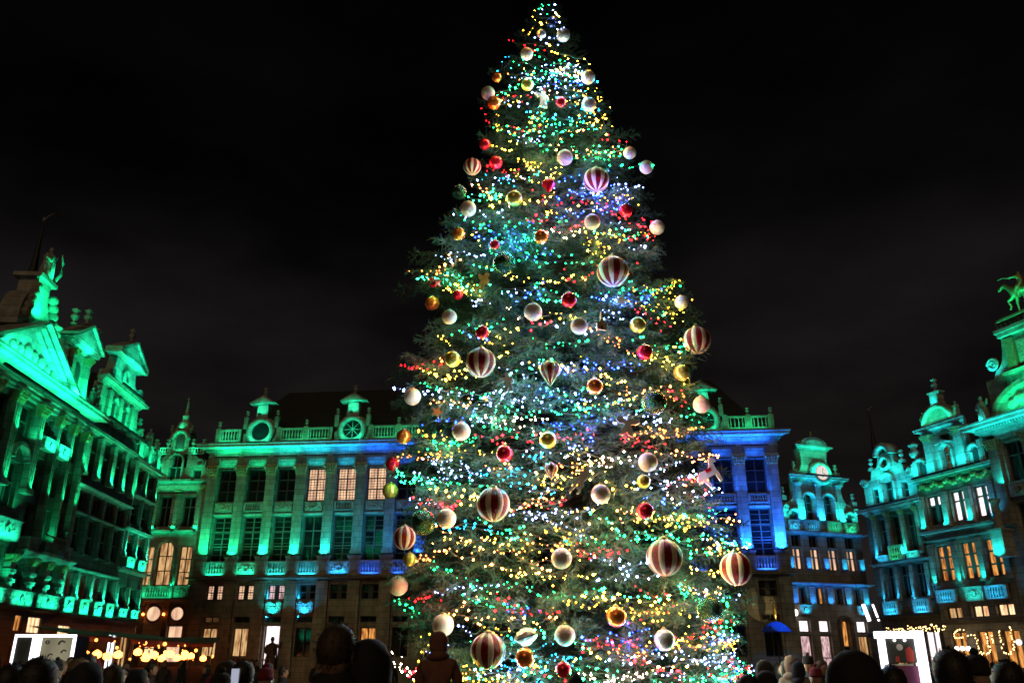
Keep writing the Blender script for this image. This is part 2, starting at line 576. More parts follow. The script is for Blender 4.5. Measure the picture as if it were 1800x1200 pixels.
    def panel(s, u0, u1, z0, z1, d=0.22, m='stone_pale', carved=True):
        """parapet panel under a window, carved relief on its face"""
        mb = MB()
        mb.box(u0, u1, -d, 0.1, z0, z1)
        mb.box(u0 - 0.05, u1 + 0.05, -d - 0.06, 0.1, z1, z1 + 0.07)
        o = s.part('panel', mb, m)
        if carved:
            cb = MB()
            cu, cz, w, h = (u0 + u1) / 2, (z0 + z1) / 2, (u1 - u0) / 2, (z1 - z0) / 2
            cb.ring((cu, cz), h * 0.35, h * 0.6, -d - 0.06, -d + 0.02, 14)
            for sg in (-1, 1):
                for k in range(4):
                    cb.ball((cu + sg * w * (0.35 + 0.16 * k), -d, cz + h * 0.5 * math.sin(k * 2.1 + sg)), h * 0.24, 7, 4, (1, 0.5, 1))
                cb.ball((cu + sg * w * 0.5, -d, cz), h * 0.2, 7, 4, (2.2, 0.5, 0.7))
            s.part('relief', cb, 'stone_carved', o)
        return o

    def pilaster(s, u, z0, z1, w=0.8, d=0.3, m='stone', capital=0.0, base=True, flutes=0, name='pilaster', cm='gilded'):
        mb = MB()
        if flutes:
            n = flutes
            pts = []
            q = w / n
            for i in range(n):
                x = u - w / 2 + i * q
                pts += [(x, d), (x + q * 0.62, d), (x + q * 0.72, d - 0.06), (x + q * 0.9, d - 0.06)]
            v = [(a, -b, z0) for a, b in pts] + [(a, -b, z1) for a, b in pts]
            k = len(pts)
            mb.add(v, [(i, i + 1, i + 1 + k, i + k) for i in range(k - 1)])
            mb.box(u - w / 2 + 0.004, u + w / 2 - 0.03, -d + 0.07, 0.1, z0, z1)
            mb.quad((u - w / 2, -d, z0), (u - w / 2, -d, z1), (u - w / 2, 0.1, z1), (u - w / 2, 0.1, z0))
        else:
            mb.box(u - w / 2, u + w / 2, -d, 0.1, z0, z1)
        if base:
            mb.box(u - w * 0.58, u + w * 0.58, -d - 0.08, 0.1, z0 - 0.02, z0 + 0.16)
            mb.box(u - w * 0.54, u + w * 0.54, -d - 0.04, 0.1, z0 + 0.16, z0 + 0.26)
        o = s.part(name, mb, m)
        if capital:
            s.capital(u, z1, z1 + capital, w, d, o, cm)
        return o

    def capital(s, u, z0, z1, w, d, parent=None, m='gilded'):
        key = ('cap', round(w, 2), round(z1 - z0, 2), round(d, 2), m)
        if key not in MCACHE:
            h = z1 - z0
            mb = MB()
            mb.box(-w * 0.53, w * 0.53, -d - 0.03, 0.1, -0.003, h * 0.1)
            v = []
            for x, t, zz in ((0.44, 0.0, h * 0.1), (0.58, 0.14, h * 0.86)):
                v += [(-w * x, -d - t, zz), (w * x, -d - t, zz), (w * x, 0.1, zz), (-w * x, 0.1, zz)]
            mb.add(v, [(0, 1, 5, 4), (1, 2, 6, 5), (2, 3, 7, 6), (3, 0, 4, 7)])
            mb.box(-w * 0.66, w * 0.66, -d - 0.2, 0.1, h * 0.86, h)
            rr = random.Random(3)
            for row in range(3):
                for k in range(5):
                    x = (-0.46 + 0.23 * k) * w * (0.95 + 0.12 * row)
                    zz = h * (0.24 + 0.22 * row)
                    mb.ball((x + rr.uniform(-.02, .02), -d - 0.05 - 0.045 * row, zz), h * 0.12, 6, 4, (0.9, 0.8, 1.2))
            for sg in (-1, 1):
                mb.ball((sg * w * 0.58, -d - 0.13, h * 0.76), h * 0.15, 8, 5)
            MCACHE[key] = mb.mesh('capital', m)
        return link('capital', MCACHE[key], parent or s.root, (u, 0, z0))

    def urn(s, u, z, h, d=0.2, m='stone_pale', parent=None, name='urn'):
        key = ('urn', round(h, 2), m)
        if key not in MCACHE:
            MCACHE[key] = MB().lathe([(0.17, 0), (0.17, 0.10), (0.10, 0.14), (0.07, 0.22), (0.20, 0.36), (0.24, 0.5), (0.15, 0.62), (0.10, 0.68), (0.22, 0.82), (0.24, 0.88), (0.12, 0.93), (0.07, 1.0), (0.0, 1.02)], (0, 0, 0), 12).mesh('urn', m)
            for vv in MCACHE[key].vertices:
                vv.co *= h
        return link(name, MCACHE[key], parent or s.root, (u, -d, z))

    def statue(s, u, z, h, d=0.2, m='stone_pale', flip=1):
        key = ('statue', m)
        if key not in MCACHE:
            mb = MB()
            mb.lathe([(0.17, 0.0), (0.20, 0.06), (0.16, 0.25), (0.13, 0.42), (0.15, 0.58), (0.165, 0.72), (0.11, 0.79), (0.045, 0.82), (0.045, 0.85)], (0, 0, 0), 12)
            mb.ball((0.0, -0.01, 0.92), 0.075, 10, 7, (0.9, 1, 1.15))
            mb.tube([(-0.14, 0, 0.75), (-0.21, -0.05, 0.6), (-0.12, -0.16, 0.5)], [0.055, 0.045, 0.035])
            mb.tube([(0.14, 0, 0.75), (0.24, -0.03, 0.66), (0.30, -0.06, 0.84)], [0.055, 0.045, 0.035])
            for k in range(5):
                a = k * 1.26
                mb.tube([(0.15 * math.cos(a), 0.15 * math.sin(a), 0.66), (0.17 * math.cos(a + .5), 0.17 * math.sin(a + .5), 0.35), (0.19 * math.cos(a + .7), 0.19 * math.sin(a + .7), 0.02)], 0.03, 5)
            MCACHE[key] = mb.mesh('statue', m)
        o = link('statue', MCACHE[key], s.root, (u, -d, z))
        o.scale = (h * flip, h, h)
        return o

    def lamp(s, u, z, d, power, color, aim=(0, 0.35, 1.0), size=0.25, sx=None, fixture=True, sp=125):
        key = ('lamp', round(power, 1), tuple(round(c, 2) for c in color), size, sx, sp)
        if key not in MCACHE:
            ld = bpy.data.lights.new('floodlight_beam', 'AREA')
            ld.energy = power * LAMP_GAIN
            ld.color = color
            ld.shape = 'RECTANGLE' if sx else 'DISK'
            ld.size = sx or size
            if sx:
                ld.size_y = size
            ld.spread = R(sp)
            MCACHE[key] = ld
        o = bpy.data.objects.new('floodlight_beam', MCACHE[key])
        COL.objects.link(o)
        o.parent = s.root
        o.location = (u, -d, z)
        q = Vector(aim).normalized().to_track_quat('-Z', 'X')
        if sx:   # keep the long side along the facade
            zl = -Vector(aim).normalized()
            xl = Vector((1, 0, 0))
            yl = zl.cross(xl).normalized()
            xl = yl.cross(zl).normalized()
            q = Matrix((xl, yl, zl)).transposed().to_quaternion()
        o.rotation_mode = 'QUATERNION'
        o.rotation_quaternion = q
        o.visible_camera = True
        if fixture:
            k2 = ('fix', sx)
            if k2 not in MCACHE:
                w = (sx or 0.22) / 2
                MCACHE[k2] = MB().box(-w, w, -0.07, 0.07, -0.16, -0.04).box(-0.03, 0.03, -0.03, 0.10, -0.2, -0.16).mesh('floodlight', 'lamp_body')
            link('floodlight', MCACHE[k2], s.root, (u, -d, z))

    def arched(s, u0, u1, z0, z1, nx=2, nz=3, glass='glass_dark', rec=0.26, y=0.0, m='stone', trim='stone_pale', fine=0, tw=0.14, td=0.1):
        """window with a round head: square hole, spandrels filling its corners, a moulded arch around it"""
        s.window(u0, u1, z0, z1, nx, nz, glass, rec, fine)
        r = (u1 - u0) / 2
        um, zs = (u0 + u1) / 2, z1 - r
        mb = MB()
        left = [(u0, zs)] + [(u0, z1)] + [(um, z1)] + arc((um, zs), r, 90, 180, 8)[:-1]
        right = [(u1, zs)] + arc((um, zs), r, 0, 90, 8)[1:] + [(u1, z1)]
        mb.poly(left, y + 0.004, y + rec - 0.07)
        mb.poly(right, y + 0.004, y + rec - 0.07)
        s.part('spandrel', mb, m)
        ab = MB().ring((um, zs), r + 0.004, r + tw, y - td, y + 0.05, 18, 0, 0, math.pi)
        ab.box(u0 - tw, u0 - 0.004, y - td, y + 0.05, z0, zs)
        ab.box(u1 + 0.004, u1 + tw, y - td, y + 0.05, z0, zs)
        s.part('arch', ab, trim)

    def gable(s, pts, m='stone_pale', y0=0.0, y1=0.5, name='gable'):
        return s.part(name, MB().poly(pts, y0, y1), m)

    def volute(s, u, z, r, d=0.12, sg=1, parent=None):
        mb = MB()
        pts = []
        for i in range(20):
            a = i / 19 * 3.6 * math.pi
            q = r * (1 - i / 26)
            pts.append((u + sg * q * math.cos(a), -d, z + q * math.sin(a)))
        mb.tube(pts, [r * 0.22 * (1 - 0.5 * i / 20) for i in range(20)], 6)
        mb.lathe([(r * 0.98, -0.1), (r * 0.98, d * 0.6), (r * 0.6, d)], (u, 0, z), 16, 'y')
        return s.part('volute', mb, 'stone_pale', parent)


def smooth_steps(pts, n=6):
    """concave quarter sweeps between listed points: (u, z, kind); kind 'c' = concave curve to the next point"""
    out = []
    for i, p in enumerate(pts):
        out.append((p[0], p[1]))
        if len(p) > 2 and i + 1 < len(pts):
            q = pts[i + 1]
            for k in range(1, n):
                t = k / n * math.pi / 2
                if p[2] == 'c':      # leaves steeply, arrives flat
                    out.append((p[0] + (q[0] - p[0]) * (1 - math.cos(t)), p[1] + (q[1] - p[1]) * math.sin(t)))
                elif p[2] == 'd':    # leaves flat, arrives steeply
                    out.append((p[0] + (q[0] - p[0]) * math.sin(t), p[1] + (q[1] - p[1]) * (1 - math.cos(t))))
    return out


def mirror(pts, c):
    return pts + [(2 * c - u, z) for u, z in pts[::-1]]


#@@CENTRAL
# ---- the long blue and green palace at the end of the square
def build_palace():
    b = Bld('palace', 'long pilastered palace behind the tree, green at its left end and blue at its right', -24, 66.4, -5.7)
    pc = [2.44 * i - 0.05 for i in range(19)]
    N = 18
    lit_up = {3: 'lit_pale', 4: 'lit_pale', 5: 'lit_pale', 8: 'lit_pale'}
    colr = lambda u: mixc(mixc(GREEN, CYAN, (u - 4.0) / 7.5), BLUE, (u - 11.5) / 3.0) if u < 40 else BLUE
    for i in range(N):
        c = (pc[i] + pc[i + 1]) / 2
        if i in (0, 1, 2):
            g = ('lit_pale', 'lit_pale', 'lit_pink')[i]
        else:
            g = 'glass_dark'
        hid = 6 < i < 15
        b.window(c - 0.76, c + 0.76, 13.4, 16.0, 2, 3, lit_up.get(i, 'glass_dark'), 0.32, fine=3 if i in lit_up else 0, fm='frame_dark', bar=0.09)
        b.window(c - 0.78, c + 0.78, 8.8, 12.25, 2, 3, 'glass_dark', 0.34, fm='window_frame', bar=0.08)
        b.window(c - 0.66, c + 0.66, 5.95, 7.05, 2, 2, g, 0.3, fine=0 if g == 'glass_dark' else 2, fm='frame_dark', bar=0.08, mid=0.34)
        gg = {0: 'lit_warm', 1: 'lit_warm', 2: 'lit_white', 4: 'lit_amber', 5: 'lit_amber'}.get(i, 'glass_dark')
        b.window(c - 0.6, c + 0.6, 1.0 if i == 2 else 1.9, 4.2 if i == 2 else 3.95, 1 if i == 2 else 2, 1, gg, 0.3, fm='frame_dark')
        b.window(c - 0.6, c + 0.6, 4.3, 4.75, 2, 1, 'lit_dim' if i == 0 else 'glass_dark', 0.3, fm='frame_dark')
        # blinds inside the tall windows
        if i in (0, 1, 2, 4, 5, 6, 15, 16, 17):
            mb = MB()
            for k in range(7):
                z = 9.3 + k * 0.42
                mb.box(c - 0.68, c + 0.68, 0.315, 0.335, z, z + 0.04)
            b.part('blind', mb, 'window_frame')
        # carved spandrel or balustrade below the upper window, and the balcony front below the tall one
        if i % 3 == 1 or i in (4, 16, 17):
            b.balustrade(c - 0.7, c + 0.7, 12.6, 13.28, 0.14, 0.2)
        else:
            b.panel(c - 0.7, c + 0.7, 12.6, 13.2, 0.16, 'stone_carved')
        if i in (1, 4, 7, 10, 13):
            b.panel(c - 0.75, c + 0.75, 7.8, 8.62, 0.3, 'stone_pale')
        else:
            b.balustrade(c - 0.78, c + 0.78, 7.75, 8.75, 0.36, 0.2)
        b.lintel(c - 0.78, c + 0.78, 12.3, 0.14, 0.1)
        b.lintel(c - 0.78, c + 0.78, 4.05, 0.16, 0.1, m='stone')
        if i in (2, 3):
            o = b.panel(c - 0.62, c + 0.62, 4.92, 5.6, 0.24)
            mb = MB()
            for k in range(9):
                a = -0.56 + 0.14 * k
                mb.ball((c + a, -0.26, 5.68 + 0.12 * math.sin(k * 1.1)), 0.1, 7, 5)
            b.part('garland', mb, 'stone_pale', o)
            b.lamp(c, 4.98, 0.62, 9, TEAL if i == 2 else CYAN, (0, 0.6, 1), 0.4)
    b.wall(-0.5, 44.35, 0, 16.3, 'stone')
    b.core(-0.5, 44.35, 18.2, 9)
    for i, u in enumerate(pc):
        w = 0.78
        b.pilaster(u, 9.3, 15.4, w, 0.3, 'stone', 0.88)
        mb = MB().box(u - 0.5, u + 0.5, -0.45, 0.1, 7.62, 8.98).box(u - 0.56, u + 0.56, -0.52, 0.1, 8.98, 9.12).box(u - 0.33, u + 0.33, -0.5, 0, 7.95, 8.75)
        b.part('pedestal', mb, 'stone')
        b.pilaster(u, 0.6, 7.3, 0.9, 0.22, 'stone', name='buttress')
    # entablature
    for i in range(N):
        u0, u1 = pc[i] + 0.44, pc[i + 1] - 0.44
        b.part('architrave', MB().run([(0.02, 16.28), (0.10, 16.28), (0.10, 16.45), (0.16, 16.47), (0.16, 16.62), (0.22, 16.64), (0.22, 16.78), (0.02, 16.8)], u0, u1), 'stone_pale')
    for u in pc:
        b.part('frieze_block', MB().box(u - 0.5, u + 0.5, -0.34, 0.1, 16.285, 17.0), 'stone')
    b.part('frieze', MB().run([(0.02, 16.8), (0.14, 16.81), (0.14, 17.3), (0.02, 17.31)], -0.6, 44.45), 'stone')
    b.cornice(-0.6, 44.45, 17.3, 18.02, 0.95)
    b.cornice(-0.5, 44.35, 7.3, 7.62, 0.62, 'stone', name='string_course')
    b.lintel(-0.5, 44.35, 16.3, 0.02, 0.02)
    # attic balustrade and round dormers
    oc = [3.56, 11.19, 18.8, 31.6, 39.14]
    edges = [0.0]
    for o in oc:
        edges += [o - 1.55, o + 1.55]
    edges.append(44.2)
    for a in range(0, len(edges), 2):
        u0, u1 = edges[a], edges[a + 1]
        n = max(1, round((u1 - u0) / 2.3))
        for k in range(n):
            p, q = u0 + (u1 - u0) * k / n, u0 + (u1 - u0) * (k + 1) / n
            b.balustrade(p + 0.18, q - 0.18, 18.25, 19.28, 0.25, 0.24)
            b.part('attic_pier', MB().box(p - 0.18, p + 0.18, -0.36, 0.0, 18.02, 19.38), 'stone')
            if k or a == 0:
                b.urn(p, 19.38, 0.62, 0.18)
        b.lamp((u0 + u1) / 2, 18.1, 0.85, 10, GREEN, (0, 0.5, 1), 0.15, max(0.6, (u1 - u0) * 0.8))
    b.part('attic_pier', MB().box(44.0, 44.36, -0.36, 0.0, 18.02, 19.38), 'stone')
    b.urn(44.18, 19.38, 0.62, 0.18)
    for j, o in enumerate(oc):
        h = [(o - 1.5, 18.02), (o + 1.5, 18.02), (o + 1.5, 18.9), (o + 1.33, 19.0)] + arc((o, 19.05), 1.3, 0, 180, 18) + [(o - 1.33, 19.0), (o - 1.5, 18.9)]
        b.part('dormer', MB().poly(h, -0.1, 0.5), 'stone')
        b.part('oculus_ring', MB().ring((o, 19.05), 0.76, 1.18, -0.38, -0.1, 32), 'stone_pale')
        pn = b.part('oculus_glass', MB().lathe([(0.0, 0.0), (0.77, 0.0), (0.77, 0.02)], (o, -0.12, 19.05), 28, 'y', False), 'glass_dark')
        mb = MB()
        for k in range(8):
            a = k * math.pi / 4
            mb.tube([(o, -0.17, 19.05), (o + 0.75 * math.cos(a), -0.17, 19.05 + 0.75 * math.sin(a))], 0.02, 4)
        if j:
            b.part('glazing_bars', mb, 'stone_pale', pn)
        mb = MB().poly([(o - 0.5, 20.2), (o + 0.5, 20.2), (o + 0.42, 21.3), (o - 0.42, 21.3)], -0.32, 0.5)
        mb.poly([(o - 1.05, 21.3), (o + 1.12, 21.42), (o + 0.6, 21.72), (o, 22.1), (o - 0.6, 21.72), (o - 1.12, 21.42)], -0.55, 0.4)
        mb.poly([(o - 0.9, 21.42), (o + 0.9, 21.42), (o, 21.9)], -0.62, -0.5)
        b.part('dormer_cap', mb, 'stone_pale')
        if j < 2:
            b.urn(o, 22.05, 0.8, 0.05)
        for sg in (-1, 1):
            b.part('attic_pier', MB().box(o + sg * 1.3 - 0.16, o + sg * 1.3 + 0.16, -0.4, 0.0, 19.3, 20.25), 'stone')
            b.urn(o + sg * 1.3, 20.25, 0.6, 0.2)
        b.lamp(o, 18.1, 0.95, 15, MINT, (0, 0.55, 1), 0.2, 1.6)
        b.lamp(o, 20.45, 0.85, 5, MINT, (0, 0.5, 1), 0.2)
    b.roof(-0.3, 44.2, 18.3, 24.3, 0.9, 11, hip=3.5)
    # flood lights
    for i in range(N):
        c = (pc[i] + pc[i + 1]) / 2
        k = colr(c)
        b.lamp(c, 16.95, 0.75, 13, colr(c + 1.5), (0, 0.35, 1), 0.1, 2.0)          # under the cornice
        b.lamp(c, 16.05, 0.5, 2.2, k, (0, 0.6, 1), 0.1, 1.2)           # on the architrave
        kk = colr(c + 1.5)
        if i < 15:
            b.lamp(c, 8.9, 1.7, 16, colr(c - 2.5), (0, 0.42, 1), 0.2, 1.6, fixture=False)
        b.lamp(c - 0.55, 8.75, -0.1, 11, kk, (-0.25, 0.05, 1), 0.12, fixture=False)
        b.lamp(c + 0.55, 8.75, -0.1, 11, kk, (0.25, 0.05, 1), 0.12, fixture=False)
        b.lamp(c, 7.66, 0.62, 9.0, kk if i > 1 else MINT, (0, 0.35, 1), 0.08, 1.2, fixture=False)
        b.lamp(c, 13.3, 0.3, 1.0, k, (0, 0.3, 1), 0.08, 1.0, fixture=False)
        if i > 14:
            b.lamp(c, 8.85, 1.5, 55, BLUE, (0, 0.5, 1), 0.2, 1.6, fixture=False)
            b.lamp(c, 13.35, 0.7, 22, BLUE, (0, 0.4, 1), 0.2, 1.6, fixture=False)
            b.lamp(c, 16.9, 0.95, 22, BLUE, (0, 0.45, 1), 0.1, 2.2, fixture=False)
        if i in (2, 3):
            b.lamp(c - 0.6, 4.7, -0.1, 6, CYAN, (-0.2, 0.1, 1), 0.1, fixture=False)
            b.lamp(c - 0.55, 6.0, -0.1, 5, CYAN, (-0.3, 0.05, 1), 0.1, fixture=False)
    for i, u in enumerate(pc):
        if i in (0, 5, 6, 15, 16):
            continue
        k = colr(u) if u < 30 else CYAN
        if 2 <= i <= 4:
            k = mixc(MINT, TEAL, (i - 1) / 3)
        b.lamp(u, 9.2, 0.62, 16, k, (0, 0.32, 1), 0.16)
    for i in (0, 17):
        b.lamp(pc[i + (i == 17)] + (0.3 if i == 0 else -0.2), 9.2, 1.1, 30 if i == 0 else 120, GREEN if i == 0 else BLUE, (0, 0.35, 1), 0.3)
    # statue silhouette in the lit doorway, on the entrance steps with their balusters
    c = (pc[2] + pc[3]) / 2
    b.balustrade(c - 0.7, c + 0.1, 1.0, 1.75, 0.4, 0.2)
    b.part('entrance_steps', MB().box(c - 1.2, c + 1.2, -1.2, 0, 0, 0.35).box(c - 1.1, c + 1.1, -0.8, 0, 0.35, 0.7).box(c - 1.0, c + 1.0, -0.55, 0, 0.7, 1.0), 'stone')
    b.statue(c + 0.3, 1.0, 2.3, 0.45, 'stone_dark')
    return b


build_palace()


#@@CORNER
# ---- narrow corner house with little dome and spire
def build_spire_house():
    b = Bld('spire_house', 'narrow green house with small dome and needle spire left of the long palace', -29, 67.2, -2)
    c = 1.75
    b.window(0.62, 1.55, 11.6, 14.0, 2, 2, 'glass_dark', 0.3, zsplit=0.66)
    b.window(2.5, 3.5, 11.6, 14.0, 2, 2, 'glass_dark', 0.3, zsplit=0.66)
    b.window(-0.25, 0.7, 7.1, 10.1, 2, 3, 'lit_warm', 0.3)
    b.arched(1.02, 2.3, 7.1, 10.45, 2, 3, 'lit_warm', 0.3, tw=0.2, td=0.16)
    b.window(2.75, 3.75, 7.1, 10.1, 2, 3, 'lit_warm', 0.3)
    b.arched(0.9, 1.95, 15.45, 17.45, 2, 2, 'glass_dark', 0.3)
    for u in (0.0, 3.3):
        b.window(u - 0.35, u + 0.35, 15.4, 16.2, 1, 1, 'glass_dark', 0.2)
    b.window(0.9, 1.8, 1.5, 3.5, 2, 2, 'lit_shop', 0.3)
    b.window(2.6, 3.8, 1.5, 4.15, 1, 2, 'lit_pale', 0.3)
    b.window(-0.6, 0.3, 1.5, 4.15, 1, 2, 'lit_pale', 0.3)
    b.wall(-1.5, 4.4, 0, 16.4)
    b.core(-1.5, 4.4, 16.4, 8)
    for u in (0.33, 2.05, 3.85):
        b.pilaster(u, 11.5, 14.1, 0.34, 0.2, 'stone_pale', 0.3)
    for u in (-0.6, 4.1):
        b.pilaster(u, 0.8, 14.5, 0.5, 0.16, 'stone', 0.35)
    for u in (0.5, 2.45):
        b.pilaster(u, 0.6, 5.6, 0.4, 0.22, 'stone_dark', 0.35)
    b.cornice(-0.9, 4.35, 14.95, 15.35, 0.5)
    b.part('frieze', MB().run([(0.02, 14.5), (0.12, 14.52), (0.12, 14.92), (0.02, 14.95)], -0.8, 4.3), 'stone_carved')
    b.cornice(-0.8, 4.35, 11.05, 11.3, 0.35)
    b.panel(-0.5, 0.55, 6.15, 6.95, 0.4)
    b.balustrade(0.7, 2.75, 6.1, 7.0, 0.55, 0.2)
    b.panel(2.9, 4.05, 6.15, 6.95, 0.4)
    b.cornice(-0.7, 4.3, 5.75, 6.08, 0.6)
    for u, z, r in ((1.45, 5.0, 0.52), (3.3, 5.0, 0.47), (0.0, 5.0, 0.45)):
        b.part('round_window', MB().lathe([(0.0, 0.0), (r, 0.0), (r, 0.03)], (u, -0.05, z), 22, 'y', False), 'lit_pale')
        b.part('round_frame', MB().ring((u, z), r, r + 0.14, -0.14, 0.0, 22), 'stone_dark')
    # side scroll buttresses, balustrade, niche, dome, spire
    for sg in (-1, 1):
        b.gable(smooth_steps([(c + sg * 2.2, 16.4), (c + sg * 2.2, 17.0, 'd'), (c + sg * 1.0, 17.9), (c + sg * 0.6, 17.9), (c + sg * 0.6, 16.4)]), y0=-0.05, y1=0.4, name='scroll')
        b.volute(c + sg * 1.75, 16.75, 0.32, 0.2, sg)
    b.balustrade(c - 2.1, c - 0.9, 17.45, 18.0, 0.15, 0.2)
    b.balustrade(c + 0.7, c + 1.9, 17.45, 18.0, 0.15, 0.2)
    for u in (c - 2.1, c - 1.1, c + 1.0, c + 1.9):
        b.urn(u, 18.0, 0.75, 0.15)
    z0 = 17.5
    b.gable([(c - 0.95, z0), (c + 0.55, z0), (c + 0.55, 19.2)] + arc((c - 0.2, 19.2), 0.75, 0, 180, 10, 0.55) + [(c - 0.95, 19.2)], 'stone', -0.02, 1.4, 'turret')
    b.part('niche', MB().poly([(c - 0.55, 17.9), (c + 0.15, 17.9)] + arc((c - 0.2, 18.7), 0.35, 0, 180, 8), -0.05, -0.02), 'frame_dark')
    b.part('niche_frame', MB().ring((c - 0.2, 18.75), 0.5, 0.85, -0.22, 0.0, 18, 0, 0, math.pi), 'stone_pale')
    b.part('spire', MB().lathe([(0.85, 19.5), (0.8, 19.7), (0.62, 20.0), (0.5, 20.3), (0.35, 20.42), (0.28, 20.8), (0.36, 20.88), (0.2, 21.0), (0.12, 21.6), (0.05, 22.3), (0.11, 22.42), (0.0, 22.6)], (c - 0.25, 0.6, 0), 12), 'stone_pale')
    for u in (c - 1.0, c + 0.6):
        b.urn(u, 19.25, 0.7, 0.05)
    b.ridge_roof(-1.3, 4.3, 16.4, 19.0, 1.5)
    for u, z, d, p in ((0.3, 11.35, 0.35, 3), (2.05, 11.35, 0.35, 3), (3.85, 11.35, 0.35, 3), (1.45, 15.4, 0.45, 9), (0.2, 15.4, 0.45, 7), (3.2, 15.4, 0.45, 7), (c - 0.2, 17.6, 0.5, 9), (c - 1.5, 17.4, 0.45, 4), (c + 1.2, 17.4, 0.45, 4), (c - 0.2, 19.6, 0.5, 7)):
        b.lamp(u, z, d, p, GREEN, (0, 0.3, 1), 0.2)
    b.lamp(1.7, 14.3, 0.55, 9, GREEN, (0, 0.4, 1), 0.1, 4.0)
    b.lamp(1.7, 10.7, 0.5, 5, GREEN, (0, 0.4, 1), 0.1, 3.8, fixture=False)
    b.lamp(1.7, 6.05, 0.95, 11, GREEN, (0, 0.4, 1), 0.1, 3.6, fixture=False)
    for u in (0.8, 2.5, 3.95):
        b.lamp(u, 7.1, 0.12, 3, GREEN, (0, 0.1, 1), 0.1, fixture=False)
    # wall lanterns between the round windows
    for u in (0.75, 2.35):
        b.part('wall_lantern', MB().ball((u, -0.35, 4.95), 0.1, 8, 6), 'lamp_orange')


build_spire_house()


#@@LEFT
# ---- left row: three houses in one receding plane
LX, LY, LAZ = -23.5, 44.0, 94.0


